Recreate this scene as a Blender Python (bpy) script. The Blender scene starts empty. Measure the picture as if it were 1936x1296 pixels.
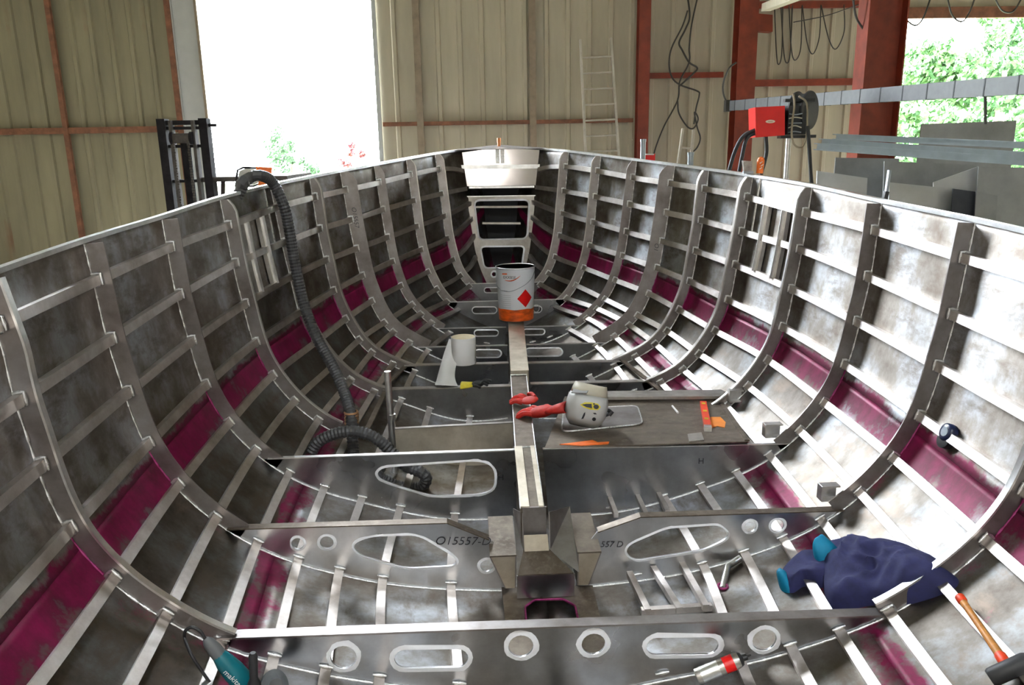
import bpy, bmesh, math, random
from mathutils import Vector, Matrix, noise
random.seed(7)
scene = bpy.context.scene
COL = scene.collection
R_ = math.radians

# ------------------------------------------------------------------ camera
F_PX, PITCH, YAW, ROLL = 1477.73, 0.242449, 0.047443, -0.018339
CAM = Vector((-0.30524, 0.0, 1.62686))
fwd_h = Vector((math.sin(YAW), math.cos(YAW), 0)); rt0 = Vector((math.cos(YAW), -math.sin(YAW), 0)); zz = Vector((0, 0, 1))
fwd = fwd_h*math.cos(PITCH) - zz*math.sin(PITCH); up0 = fwd_h*math.sin(PITCH) + zz*math.cos(PITCH)
rt = rt0*math.cos(ROLL) + up0*math.sin(ROLL); upv = up0*math.cos(ROLL) - rt0*math.sin(ROLL)
cd = bpy.data.cameras.new('camera'); cam = bpy.data.objects.new('camera', cd); COL.objects.link(cam)
cd.sensor_width = 36; cd.lens = F_PX*36/1936; cd.clip_start = .05; cd.clip_end = 500
cam.matrix_world = Matrix(((rt.x, upv.x, -fwd.x, CAM.x), (rt.y, upv.y, -fwd.y, CAM.y), (rt.z, upv.z, -fwd.z, CAM.z), (0, 0, 0, 1)))
scene.camera = cam

# ------------------------------------------------------------------ light
scene.view_settings.view_transform = 'Standard'; scene.view_settings.look = 'None'
scene.view_settings.gamma = 1; scene.view_settings.use_curve_mapping = False
scene.view_settings.exposure = 0.42
world = bpy.data.worlds.new('sky'); scene.world = world; world.use_nodes = True
wn = world.node_tree.nodes; bg = wn['Background']
bg.inputs['Color'].default_value = (0.86, 0.93, 1.0, 1); bg.inputs['Strength'].default_value = 40.0
fl = bpy.data.lights.new('camera_flash', 'AREA'); flash = bpy.data.objects.new('camera_flash', fl); COL.objects.link(flash)
fl.shape = 'RECTANGLE'; fl.size = .09; fl.size_y = .05; fl.energy = 28; fl.color = (1, .97, .92)
flash.matrix_world = cam.matrix_world @ Matrix.Translation((0, .13, 0.0))
scene.cycles.max_bounces = 8; scene.cycles.diffuse_bounces = 4; scene.cycles.glossy_bounces = 5
scene.cycles.sample_clamp_indirect = 6; scene.cycles.caustics_reflective = False; scene.cycles.caustics_refractive = False

# ------------------------------------------------------------------ helpers
class MB:
    """collects geometry for ONE mesh object"""
    def __init__(s): s.v = []; s.f = []; s.m = []; s.cur = 0
    def add(s, vs, fs):
        o = len(s.v); s.v += [tuple(v) for v in vs]; s.f += [tuple(i+o for i in f) for f in fs]; s.m += [s.cur]*len(fs); return o
    def box(s, c, d, rot=None):
        h = [x/2 for x in d]; vs = [Vector((sx*h[0], sy*h[1], sz*h[2])) for sx in (-1, 1) for sy in (-1, 1) for sz in (-1, 1)]
        if rot is not None: vs = [rot @ v for v in vs]
        c = Vector(c); return s.hexa([v+c for v in vs])
    def hexa(s, vs): return s.add(vs, [(0, 1, 3, 2), (4, 6, 7, 5), (0, 4, 5, 1), (2, 3, 7, 6), (0, 2, 6, 4), (1, 5, 7, 3)])
    def bar(s, a, b, w, h, up=(0, 0, 1)):
        a = Vector(a); b = Vector(b); t = (b-a).normalized(); x = t.cross(Vector(up))
        if x.length < 1e-4: x = t.cross(Vector((0, 1, 0)))
        x.normalize(); y = x.cross(t)
        return s.hexa([p + x*sx*w/2 + y*sy*h/2 for p in (a, b) for sx in (-1, 1) for sy in (-1, 1)])
    def tube(s, pts, r, n=8, cap=True, closed=False):
        P = [Vector(p) for p in pts]; m = len(P)
        rr = r if isinstance(r, (list, tuple)) else [r]*m
        prev = None; rings = []
        for i in range(m):
            t = (P[(i+1) % m]-P[i-1]) if closed else (P[min(i+1, m-1)]-P[max(i-1, 0)])
            if t.length < 1e-9: t = Vector((0, 0, 1))
            t.normalize()
            if prev is None:
                x = t.orthogonal().normalized()
            else:
                x = prev - t*prev.dot(t); x = x.normalized() if x.length > 1e-6 else t.orthogonal().normalized()
            prev = x; y = t.cross(x)
            rings.append([P[i] + (x*math.cos(2*math.pi*k/n) + y*math.sin(2*math.pi*k/n))*rr[i] for k in range(n)])
        vs = [v for q in rings for v in q]; fs = []
        for i in range(m if closed else m-1):
            j = (i+1) % m
            for k in range(n): fs.append((i*n+k, i*n+(k+1) % n, j*n+(k+1) % n, j*n+k))
        if cap and not closed: fs += [tuple(range(n-1, -1, -1)), tuple(range((m-1)*n, m*n))]
        return s.add(vs, fs)
    def cyl(s, a, b, r, n=12): return s.tube([a, b], r, n)
    def lathe(s, prof, M=Matrix.Identity(4), n=24):
        vs = []; fs = []
        for r, z in prof:
            for k in range(n):
                a = 2*math.pi*k/n; vs.append(M @ Vector((r*math.cos(a), r*math.sin(a), z)))
        for i in range(len(prof)-1):
            for k in range(n): fs.append((i*n+k, i*n+(k+1) % n, (i+1)*n+(k+1) % n, (i+1)*n+k))
        if prof[0][0] > 1e-6: fs.append(tuple(range(n-1, -1, -1)))
        if prof[-1][0] > 1e-6: fs.append(tuple(range((len(prof)-1)*n, len(prof)*n)))
        return s.add(vs, fs)
    def prism(s, poly, ext):
        """poly: 3D points of a planar outline, ext: extrusion vector"""
        e = Vector(ext); n = len(poly); a = [Vector(p) for p in poly]
        vs = a + [p+e for p in a]
        return s.add(vs, [tuple(range(n-1, -1, -1)), tuple(range(n, 2*n))] + [(i, (i+1) % n, n+(i+1) % n, n+i) for i in range(n)])
    def strip(s, A, B, closed=False):
        n = len(A); return s.add(list(A)+list(B), [(i, (i+1) % n, n+(i+1) % n, n+i) for i in range(n if closed else n-1)])
    def slab(s, A, B, C, D_):
        """closed bar swept along four corner polylines"""
        n = len(A); vs = list(A)+list(B)+list(C)+list(D_); fs = []
        for i in range(n-1):
            for q in range(4):
                r = (q+1) % 4; fs.append((q*n+i, q*n+i+1, r*n+i+1, r*n+i))
        fs += [(0, n, 2*n, 3*n), (n-1, 4*n-1, 3*n-1, 2*n-1)]
        return s.add(vs, fs)
    def build(s, name, mat, parent=None, smooth=None, label=None):
        me = bpy.data.meshes.new(name); me.from_pydata(s.v, [], s.f)
        bm = bmesh.new(); bm.from_mesh(me)
        if smooth is not None and not any(s.m): bmesh.ops.remove_doubles(bm, verts=bm.verts, dist=1e-5)
        bmesh.ops.recalc_face_normals(bm, faces=bm.faces); bm.to_mesh(me); bm.free()
        for m in (mat if isinstance(mat, (list, tuple)) else [mat]): me.materials.append(m)
        if any(s.m): me.polygons.foreach_set('material_index', s.m)
        if smooth is not None:
            me.polygons.foreach_set('use_smooth', [True]*len(me.polygons)); me.set_sharp_from_angle(angle=R_(smooth))
        me.update()
        return link(name, me, parent, label)
def link(name, me, parent=None, label=None):
    o = bpy.data.objects.new(name, me); COL.objects.link(o)
    if parent is not None: o.parent = parent
    if label: o['label'] = label
    return o
def tag(o, label, cat, group=None, kind=None):
    o['label'] = label; o['category'] = cat
    if group: o['group'] = group
    if kind: o['kind'] = kind
    return o
def thing(name, label, cat, group=None, loc=(0, 0, 0)):
    o = bpy.data.objects.new(name, None); COL.objects.link(o); o.empty_display_size = .05
    o.location = loc; tag(o, label, cat, group); return o
def struct(o): o['kind'] = 'structure'; return o
def flat_plate(outline, holes, y, th, name, mat, parent, label=None):
    """plate in an X-Z plane with cut-outs, thickness along +y"""
    cu = bpy.data.curves.new('c', 'CURVE'); cu.dimensions = '2D'; cu.fill_mode = 'BOTH'; cu.extrude = th/2
    for pts in [outline]+list(holes):
        sp = cu.splines.new('POLY'); sp.points.add(len(pts)-1); sp.use_cyclic_u = True
        for p, q in zip(sp.points, pts): p.co = (q[0], q[1], 0, 1)
    t = bpy.data.objects.new('c', cu); me = bpy.data.meshes.new_from_object(t)
    bpy.data.objects.remove(t); bpy.data.curves.remove(cu)
    me.transform(Matrix(((1, 0, 0, 0), (0, 0, -1, y+th/2), (0, 1, 0, 0), (0, 0, 0, 1))))
    me.materials.clear(); me.materials.append(mat); me.name = name
    return link(name, me, parent, label)
def text_mesh(txt, size, M, name, mat, parent, extrude=.0005, shear=0, label=None, off=0):
    cu = bpy.data.curves.new('t', 'FONT'); cu.body = txt; cu.size = size; cu.extrude = extrude; cu.shear = shear; cu.offset = off; cu.align_x = 'CENTER'; cu.align_y = 'CENTER'
    t = bpy.data.objects.new('t', cu); me = bpy.data.meshes.new_from_object(t); bpy.data.objects.remove(t); bpy.data.curves.remove(cu)
    me.transform(M); me.materials.clear(); me.materials.append(mat); me.name = name
    return link(name, me, parent, label)
def catmull(pts, n=8):
    P = [Vector(p) for p in pts]; out = []
    for i in range(len(P)-1):
        p0 = P[i-1] if i else P[0]*2-P[1]; p1, p2 = P[i], P[i+1]; p3 = P[i+2] if i+2 < len(P) else P[-1]*2-P[-2]
        for k in range(n):
            t = k/n; out.append(.5*((2*p1)+(p2-p0)*t+(2*p0-5*p1+4*p2-p3)*t*t+(3*p1-p0-3*p2+p3)*t**3))
    return out+[P[-1]]

# ------------------------------------------------------------------ materials
def mat_new(name):
    m = bpy.data.materials.new(name); m.use_nodes = True; nt = m.node_tree
    return m, nt, nt.nodes['Principled BSDF']
def N(nt, typ, **k):
    n = nt.nodes.new(typ)
    for a, b in k.items(): setattr(n, a, b)
    return n
def tex_noise(nt, scale, detail=5, rough=.6, stretch=(1, 1, 1), rot=(0, 0, 0)):
    tc = N(nt, 'ShaderNodeTexCoord'); mp = N(nt, 'ShaderNodeMapping'); no = N(nt, 'ShaderNodeTexNoise')
    mp.inputs['Scale'].default_value = stretch; mp.inputs['Rotation'].default_value = rot
    no.inputs['Scale'].default_value = scale; no.inputs['Detail'].default_value = detail; no.inputs['Roughness'].default_value = rough
    nt.links.new(tc.outputs['Object'], mp.inputs[0]); nt.links.new(mp.outputs[0], no.inputs['Vector']); return no.outputs['Fac']
def ramp(nt, fac, stops):
    r = N(nt, 'ShaderNodeValToRGB'); e = r.color_ramp.elements
    while len(e) < len(stops): e.new(.5)
    for q, (p, c) in zip(e, stops): q.position = p; q.color = (*c, 1) if len(c) == 3 else c
    nt.links.new(fac, r.inputs[0]); return r.outputs[0]
def mrange(nt, fac, a, b, c, d):
    r = N(nt, 'ShaderNodeMapRange'); r.inputs[1].default_value = a; r.inputs[2].default_value = b; r.inputs[3].default_value = c; r.inputs[4].default_value = d
    nt.links.new(fac, r.inputs[0]); return r.outputs[0]
def bump(nt, fac, bs, strength, dist=.01):
    b = N(nt, 'ShaderNodeBump'); b.inputs['Strength'].default_value = strength; b.inputs['Distance'].default_value = dist
    nt.links.new(fac, b.inputs['Height']); nt.links.new(b.outputs[0], bs.inputs['Normal'])
def plain(name, col, rough=.5, metal=0.0, var=.12, scale=12, bmp=0, spec=None, stretch=(1, 1, 1)):
    m, nt, bs = mat_new(name)
    f = tex_noise(nt, scale, 4, .6, stretch)
    lo = tuple(max(0, c*(1-var)) for c in col); hi = tuple(min(1, c*(1+var)) for c in col)
    nt.links.new(ramp(nt, f, [(.3, lo), (.7, hi)]), bs.inputs['Base Color'])
    bs.inputs['Roughness'].default_value = rough; bs.inputs['Metallic'].default_value = metal
    if spec is not None: bs.inputs['Specular IOR Level'].default_value = spec
    if bmp: bump(nt, f, bs, bmp)
    return m
def alu(name, dark, light, r0, r1, scale=3.0, stretch=(1, 1, 1), metal=1.0, bmp=.05, grime=None, aniso=0):
    m, nt, bs = mat_new(name)
    f = tex_noise(nt, scale, 8, .65, stretch); g = tex_noise(nt, scale*7, 4, .6, (1, 1, 1)); s = tex_noise(nt, scale*1.3, 3, .5, (1, 3, 1))
    c = ramp(nt, f, [(.32, dark), (.68, light)])
    if grime:
        mx = N(nt, 'ShaderNodeMixRGB'); mx.blend_type = 'MIX'; mx.inputs[2].default_value = (*grime, 1)
        nt.links.new(mrange(nt, g, .52, .75, 0, .75), mx.inputs[0]); nt.links.new(c, mx.inputs[1]); c = mx.outputs[0]
    nt.links.new(c, bs.inputs['Base Color']); nt.links.new(mrange(nt, s, .3, .7, r0, r1), bs.inputs['Roughness'])
    bs.inputs['Metallic'].default_value = metal
    if bmp: bump(nt, g, bs, bmp, .003)
    if aniso: grain(nt, bs, aniso)
    return m
def grain(nt, bs, amount):
    # rolled metal: grain runs along the boat (Y), so highlights spread around the section
    g = N(nt, 'ShaderNodeNewGeometry'); c = N(nt, 'ShaderNodeVectorMath', operation='CROSS_PRODUCT'); c.inputs[1].default_value = (0, 1, 0)
    nm = N(nt, 'ShaderNodeVectorMath', operation='NORMALIZE')
    nt.links.new(g.outputs['Normal'], c.inputs[0]); nt.links.new(c.outputs[0], nm.inputs[0]); nt.links.new(nm.outputs[0], bs.inputs['Tangent'])
    bs.inputs['Anisotropic'].default_value = amount
def hull_mat(name, gr=.85, r0=.34, r1=.52, k=1.0):
    m, nt, bs = mat_new(name)
    f = tex_noise(nt, 2.2, 9, .68, (1, 1.2, .8)); g = tex_noise(nt, 9, 6, .7, (1, .45, 1)); s = tex_noise(nt, 3.1, 4, .6)
    c = ramp(nt, f, [(p_, tuple(k*x for x in c_)) for p_, c_ in ((.30, (.085, .062, .044)), (.48, (.20, .18, .158)), (.68, (.40, .425, .46)))])
    mx = N(nt, 'ShaderNodeMixRGB'); mx.inputs[2].default_value = (.12, .095, .075, 1)
    nt.links.new(mrange(nt, g, .5, .66, 0, .8), mx.inputs[0]); nt.links.new(c, mx.inputs[1])
    at = N(nt, 'ShaderNodeAttribute'); at.attribute_name = 'dye'
    d = tex_noise(nt, 7, 6, .7, (1, 1, .5)); ad = N(nt, 'ShaderNodeMath', operation='ADD')
    nt.links.new(at.outputs['Fac'], ad.inputs[0]); nt.links.new(mrange(nt, d, .3, .7, -.42, .3), ad.inputs[1])
    mask = mrange(nt, ad.outputs[0], .32, .62, 0, .93)
    mul = N(nt, 'ShaderNodeMath', operation='MULTIPLY'); nt.links.new(mask, mul.inputs[0]); nt.links.new(mrange(nt, at.outputs['Fac'], 0, .12, 0, 1), mul.inputs[1])
    m2 = N(nt, 'ShaderNodeMixRGB'); nt.links.new(mul.outputs[0], m2.inputs[0]); nt.links.new(mx.outputs[0], m2.inputs[1])
    nt.links.new(ramp(nt, d, [(.3, (.05, .0, .010)), (.7, (.23, .0, .062))]), m2.inputs[2])
    nt.links.new(m2.outputs[0], bs.inputs['Base Color'])
    nt.links.new(mrange(nt, mul.outputs[0], 0, 1, .92, .1), bs.inputs['Metallic']); nt.links.new(mrange(nt, mul.outputs[0], 0, 1, .5, .15), bs.inputs['Specular IOR Level'])
    nt.links.new(mrange(nt, s, .3, .7, r0, r1), bs.inputs['Roughness']); bump(nt, g, bs, .08, .004); grain(nt, bs, gr)
    return m
M = {}
M['hull'] = hull_mat('hull_aluminium_with_dye')
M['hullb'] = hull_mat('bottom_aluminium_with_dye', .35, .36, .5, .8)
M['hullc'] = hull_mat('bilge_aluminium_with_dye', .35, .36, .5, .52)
M['frame'] = alu('frame_aluminium', (.185, .160, .150), (.35, .328, .325), .32, .5, 4, metal=.85)
M['bar'] = alu('bar_aluminium', (.40, .355, .32), (.68, .645, .62), .34, .48, 5, metal=.9, aniso=.85)
M['bariso'] = alu('fitting_aluminium', (.32, .29, .26), (.56, .54, .51), .3, .48, 5, metal=.9)
M['bright'] = alu('bright_ground_aluminium', (.68, .68, .68), (.92, .92, .92), .28, .42, 14, bmp=.03)
M['rim'] = plain('ground_rim_metal', (.92, .92, .94), .5, .1, .06, 20)
M['weld'] = alu('weld_bead', (.55, .55, .55), (.92, .92, .92), .25, .45, 60, bmp=.4)
M['weld_dye'] = alu('dyed_weld_bead', (.16, .004, .06), (.42, .06, .22), .3, .5, 40, metal=.5, bmp=.4)
M['plate'] = alu('floor_plate_aluminium', (.20, .20, .205), (.38, .39, .41), .24, .36, 2.5, (1, 1, 1))
M['brown'] = alu('grimy_top_plate', (.075, .055, .04), (.20, .165, .13), .4, .6, 5, metal=.6, grime=(.22, .185, .145))
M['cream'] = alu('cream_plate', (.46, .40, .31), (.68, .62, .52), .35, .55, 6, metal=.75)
M['plateb'] = alu('lit_floor_plate', (.42, .43, .45), (.68, .70, .73), .26, .4, 2.5)  # floor plate metal with the brightness of its reflections put into the colour
M['ink'] = plain('marker_ink', (.03, .03, .04), .6)

# ------------------------------------------------------------------ hull shape (half-breadths measured at each frame)
FY = dict(zip('ABCDEFGHIJK', [2.7383, 3.4906, 4.2, 4.8752, 5.555, 6.023, 6.3846, 6.8499, 7.3039, 7.7418, 8.1487]))
YS = [.4]+list(FY.values())+[8.68]
NODE = [-15, 0, 15, 30, 45, 60, 75, 90]
ROWS = [[2.2472, 1.9909, 2.0134, 2.0962, 2.0323, 1.8974, 1.8036, 1.8062], [2.2472, 1.9909, 2.0134, 2.0962, 2.0323, 1.8974, 1.8036, 1.8062], [2.1583, 1.9964, 2.011, 2.083, 2.0385, 1.9129, 1.8088, 1.7584], [2.0461, 1.9311, 1.9452, 2.0246, 1.9897, 1.862, 1.7832, 1.7034], [1.9109, 1.8175, 1.8273, 1.9103, 1.8967, 1.7759, 1.7263, 1.6412], [1.7525, 1.6712, 1.6722, 1.7562, 1.7735, 1.6776, 1.65, 1.5743], [1.5723, 1.5021, 1.5044, 1.5859, 1.6395, 1.5768, 1.5648, 1.5068], [1.3757, 1.3163, 1.3207, 1.3983, 1.4835, 1.4691, 1.4738, 1.442], [1.162, 1.1013, 1.1087, 1.1838, 1.2853, 1.3426, 1.3717, 1.3833], [0.9321, 0.8638, 0.8736, 0.9426, 1.0547, 1.178, 1.2473, 1.3343], [0.6913, 0.6268, 0.6239, 0.6804, 0.7847, 0.9428, 1.0897, 1.2982], [0.4364, 0.4135, 0.3606, 0.4001, 0.4698, 0.6138, 0.8945, 1.2762], [.06, .04, .03, .03, .04, .06, .15, .8]]
GX = [2.01, 2.01, 1.997, 1.925, 1.827, 1.69, 1.512, 1.342, 1.128, .89, .648, .44, .03]
GZ = [1.10, 1.228, 1.272, 1.315, 1.37, 1.412, 1.449, 1.48, 1.516, 1.557, 1.596, 1.62, 1.66]
def hermite(xs, T, x):
    n = len(xs); k = 0
    while k < n-2 and x > xs[k+1]: k += 1
    h = xs[k+1]-xs[k]; t = (x-xs[k])/h
    def m(i):
        if i == 0: return (T[1]-T[0])/(xs[1]-xs[0])
        if i == n-1: return (T[-1]-T[-2])/(xs[-1]-xs[-2])
        return (T[i+1]-T[i-1])/(xs[i+1]-xs[i-1])
    a, b = T[k], T[k+1]; m0, m1 = m(k)*h, m(k+1)*h
    return a*(2*t**3-3*t*t+1)+m0*(t**3-2*t*t+t)+b*(-2*t**3+3*t*t)+m1*(t**3-t*t)
TB = 8.0
_rc = {}
def row(y):
    k = round(y, 4)
    if k not in _rc:
        _rc[k] = ([hermite(YS, [r[j] for r in ROWS], y) for j in range(8)], hermite(YS, GX, y), hermite(YS, GZ, y))
    return _rc[k]
def hp2(y, th):
    """half-section point (x, z) at station y and angle th (degrees; gunwale < 8 ... keel 90)"""
    rr, gx, gz = row(y)
    if th >= TB:
        r = hermite(NODE, rr, min(th, 90)); a = R_(th); return (r*math.cos(a), 1.25-r*math.sin(a))
    r = hermite(NODE, rr, TB); a = R_(TB); px, pz = r*math.cos(a), 1.25-r*math.sin(a)
    a = R_(th); c, s = math.cos(a), math.sin(a)
    den = -(gz-pz)*c-(gx-px)*s; k = -((1.25-pz)*c-px*s)/den
    return (px+k*(gx-px), pz+k*(gz-pz))
def th_top(y):
    rr, gx, gz = row(y); return math.degrees(math.atan2(1.25-gz, gx))
def hp(y, th, side, off=0.0):
    x, z = hp2(y, th)
    if off:
        x1, z1 = hp2(y, max(th-1.0, th_top(y)-3)); x2, z2 = hp2(y, min(th+1.0, 90))
        tx, tz = x2-x1, z2-z1; l = math.hypot(tx, tz); nx, nz = tz/l, -tx/l      # inward
        x += nx*off; z += nz*off
    return Vector((side*x, y, z))
def sec_tan(y, th, side):
    a = hp(y, max(th-1, th_top(y)-3), side); b = hp(y, min(th+1, 90), side); return (b-a).normalized()
# stringer angles at frames A..J
SY = [FY[k] for k in 'ABCDEFGHIJ']
ST = {1: [5.4, 4.3, 2.7, 1.4, -.5, -2.1, -3.6, -6.1, -10.8, -17.5], 2: [13.2, 12, 10.3, 8.7, 7.9, 7.0, 6.6, 5.7, 4.3, 2.9],
      3: [20.3, 19.2, 17.9, 16.8, 16.2, 16.2, 16.8, 18, 19.5, 22.1], 4: [27.6, 26.4, 25.2, 24.5, 24.8, 25.1, 26.1, 28.5, 32.6, 38.9],
      5: [34.6, 33.2, 32.4, 31.8, 33.0, 33.8, 35.1, 38.8, 44.2, 52.1], 6: [41.4, 39.8, 38.6, 38.4, 39.9, 40.8, 43.3, 47.6, 53.1, 61.7],
      7: [48.0, 46.3, 45.1, 44.4, 45.4, 45.9, 47.7, 52.6, 60.5, 69.0], 8: [54.0, 52.3, 51.4, 51.2, 51.8, 52.7, 53.9, 58.0, 67.0, 76.0],
      9: [60.0, 58.2, 57.9, 58.0, 58.5, 59.0, 60.5, 66.0, 74.0, 82.0], 10: [66.5, 64.6, 64.8, 65.5, 66, 67, 69, 74, 80, 85], 11: [76.5, 75, 75, 76, 77, 78, 79, 81, 84, 87]}
def sth(s, y): return hermite(SY, ST[s], min(max(y, .6), 8.3))
def seam1(y): return sth(4, y)+.36*(sth(5, y)-sth(4, y))
def seam2(y): return sth(7, y)+.5*(sth(8, y)-sth(7, y))

# ------------------------------------------------------------------ boat
boat = thing('boat_hull', 'bare aluminium sailboat hull under construction, ribs and stringers exposed, filling the hangar', 'boat', loc=(0, 4, -.6))
boat_inv = Matrix.Translation((0, -4, .6))
def bpart(o):
    o.matrix_parent_inverse = boat_inv; return o
rnd = random.Random(3)
BAY = [0.4]+list(FY.values())+[8.68]
bay_int = {}
def dye_val(y, th, side):
    b = 0
    while b < len(BAY)-2 and y > BAY[b+1]: b += 1
    k = (b, side)
    if k not in bay_int: bay_int[k] = (rnd.uniform(.88, 1.05), rnd.uniform(.7, 1.0))
    i1, i2 = bay_int[k]; u = (y-BAY[b])/(BAY[b+1]-BAY[b])
    s4, s5 = sth(4, y), sth(5, y); q = (th-s4)/(s5-s4)
    d = 0
    if .02 < q < 1.0:
        edge = (.55+.45*u) if side > 0 else 1      # lighter away from the far frame on the starboard side
        d = i1*min(1, max(0, (q-.10)/.2))*(1-.35*max(0, (q-.5)/.5))*(.6+.4*edge)
    s7, s8 = sth(7, y), sth(8, y); q = (th-s7)/(s8-s7)
    if .05 < q < .98: d = max(d, i2*min(1, (q-.05)/.2)*(1-.5*max(0, (q-.5)/.5))*(.6+.4*u))
    # runs of dye beside the frames
    if u > .8 and seam1(y) < th < seam2(y): d = max(d, .42*(u-.8)/.2*i2)
    return d
def strake(name, f0, f1, side, nth, label, mat='hull'):
    ys = []
    for i in range(len(BAY)-1):
        n = 12
        for k in range(n): ys.append(BAY[i]+(BAY[i+1]-BAY[i])*k/n)
    ys.append(BAY[-1]); mb = MB(); vs = []; dy = []
    for y in ys:
        a, b = f0(y), f1(y)
        for k in range(nth+1):
            th = a+(b-a)*k/nth; vs.append(hp(y, th, side)); dy.append(dye_val(y, th, side))
    fs = [(i*(nth+1)+k, i*(nth+1)+k+1, (i+1)*(nth+1)+k+1, (i+1)*(nth+1)+k) for i in range(len(ys)-1) for k in range(nth)]
    if side < 0: fs = [f[::-1] for f in fs]
    me = bpy.data.meshes.new(name); me.from_pydata([tuple(v) for v in vs], [], fs); me.materials.append(M[mat])
    at = me.attributes.new('dye', 'FLOAT', 'POINT'); at.data.foreach_set('value', dy)
    me.polygons.foreach_set('use_smooth', [True]*len(me.polygons)); me.update()
    o = bpart(link(name, me, boat, label)); so = o.modifiers.new('thickness', 'SOLIDIFY'); so.thickness = .006
    so.offset = -1.0
    return o
for side, nm in ((-1, 'port'), (1, 'starboard')):
    strake('topside_plate', th_top, seam1, side, 26, f'{nm} topside plating, mottled mill aluminium')
    strake('bilge_plate', seam1, seam2, side, 26, f'{nm} bilge plating stained with magenta dye', 'hullc')
    strake('bottom_plate', seam2, lambda y: 90, side, 22, f'{nm} bottom plating', 'hullb')
ALLY = [.5]+[.5+(8.1-.5)*k/90 for k in range(1, 91)]
for side in (-1, 1):
    for sm in (seam1, seam2):
        mb = MB(); mb.tube([hp(y, sm(y), side, .001) for y in ALLY], [.0035+.001*rnd.random() for _ in ALLY], 6)
        bpart(mb.build('seam_weld', M['weld_dye'], boat, 60, 'magenta dyed longitudinal seam weld'))
    # gunwale rail: flat bar on edge of the shell
    ys = [.4+(8.66-.4)*k/120 for k in range(121)]; mb = MB()
    def gp(y, dx, dz):
        x, z = hp2(y, th_top(y)); x = max(x, .012); return Vector((side*max(.004, x+dx), y, z+dz))
    mb.slab([gp(y, -.018, -.006) for y in ys], [gp(y, .014, -.006) for y in ys], [gp(y, .014, .014) for y in ys], [gp(y, -.018, .014) for y in ys])
    bpart(mb.build('gunwale_rail', M['bright'], boat, None, 'bright flat bar along the sheer'))
# stringers
for side in (-1, 1):
    for s in range(1, 12):
        y1 = {1: 8.14, 2: 8.14, 3: 8.14, 4: 8.14, 5: 8.14, 6: 8.1, 7: 7.85, 8: 7.35, 9: 6.95, 10: 6.5, 11: 5.55}[s]; y0 = 1.2
        n = int((y1-y0)/.1); ys = [y0+(y1-y0)*k/n for k in range(n+1)]; w, d = .021, .042
        A, B, C, D_ = [], [], [], []
        for y in ys:
            th = sth(s, y); t = sec_tan(y, th, side)*w; a = hp(y, th, side, -.002); b = hp(y, th, side, d)
            A.append(a-t); B.append(a+t); C.append(b+t); D_.append(b-t)
        if s == 11 and side > 0: continue
        mb = MB(); mb.slab(A, B, C, D_); bpart(mb.build('stringer', M['bar'], boat))
# transverse frames (webs), their flanges and weld beads
FR = {  # web depth, flange width, end angle of the web
 'A': (.082, .03, 49), 'B': (.085, 0, 44), 'C': (.085, 0, 43), 'D': (.082, .022, 49), 'E': (.078, .045, 56), 'F': (.072, .045, 59), 'G': (.12, 0, 60), 'H': (.08, 0, 63), 'I': (.075, .014, 65), 'J': (.078, .012, 70)}
TH = .008
def frame(k, y, wd, fw, tend, side):
    t0 = th_top(y)+.35; n = 44; ths = [t0+(tend-t0)*i/n for i in range(n+1)]
    def wdep(i):
        u = i/n; return wd*min(1, .55+.45*min(1, i/1.5)) if k not in 'ABC' else wd
    mb = MB()
    o = [hp(y, th, side, -.001) for th in ths]; q = [hp(y, th, side, wdep(i)) for i, th in enumerate(ths)]; dy = Vector((0, TH, 0))
    mb.slab(o, q, [v+dy for v in q], [v+dy for v in o])
    f = bpart(mb.build('frame', M['frame'], boat, 40))
    if fw:
        mb = MB(); q2 = [hp(y, th, side, wdep(i)+.009) for i, th in enumerate(ths)]; a = Vector((0, -fw/2+TH/2, 0)); b = Vector((0, fw/2+TH/2, 0))
        mb.slab([v+a for v in q], [v+b for v in q], [v+b for v in q2], [v+a for v in q2])
        fl_ = mb.build('flange', M['bright'] if k in 'AD' else M['bariso'], f, 40, 'bright face flat along the inner edge'); 
    # weld bead between web and plating with a lumpy collar at each stringer, dyed where the seam passes
    for which in (0, 1):
        mb = MB(); path = []; rad = []
        n2 = 150
        for i in range(n2+1):
            th = t0+(tend-t0)*i/n2; dyed = sth(4, y)+.1*(sth(5, y)-sth(4, y)) < th < sth(5, y)-.8
            if dyed == bool(which):
                path.append(hp(y-.004, th, side, .005)); rad.append(.0045+.0035*max(0, math.sin(i*.9+noise.noise((i*.35, y, side))*3)))
            elif path:
                if len(path) > 2: mb.tube(path, rad, 6)
                path, rad = [], []
        if len(path) > 2: mb.tube(path, rad, 6)
        if which == 0:
            for s in range(1, 10):
                th = sth(s, y)
                if th > tend-1 or th < t0+1: continue
                t = sec_tan(y, th, side); nrm = (hp(y, th, side, .1)-hp(y, th, side)).normalized()
                for sg, ln in ((-1, .05), (1, .032)):
                    c = hp(y-.006, th, side)+t*sg*.025
                    mb.tube([c+nrm*.004, c+nrm*ln*.6+t*sg*.002, c+nrm*ln], [.006, .008, .005], 6)
                c = hp(y-.008, th, side, .046)
                mb.tube([c-t*.026, c+t*.0, c+t*.024], [.005, .0075, .004], 6)
        if mb.v: mb.build('weld_bead', M['weld_dye'] if which else M['weld'], f, 60)
    return f
for k, (wd, fw, te) in FR.items():
    for side in (-1, 1): frame(k, FY[k], wd, fw, te, side)
frame('A', 1.97, .082, .03, 60, -1); frame('A', 1.97, .082, .03, 60, 1)

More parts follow.
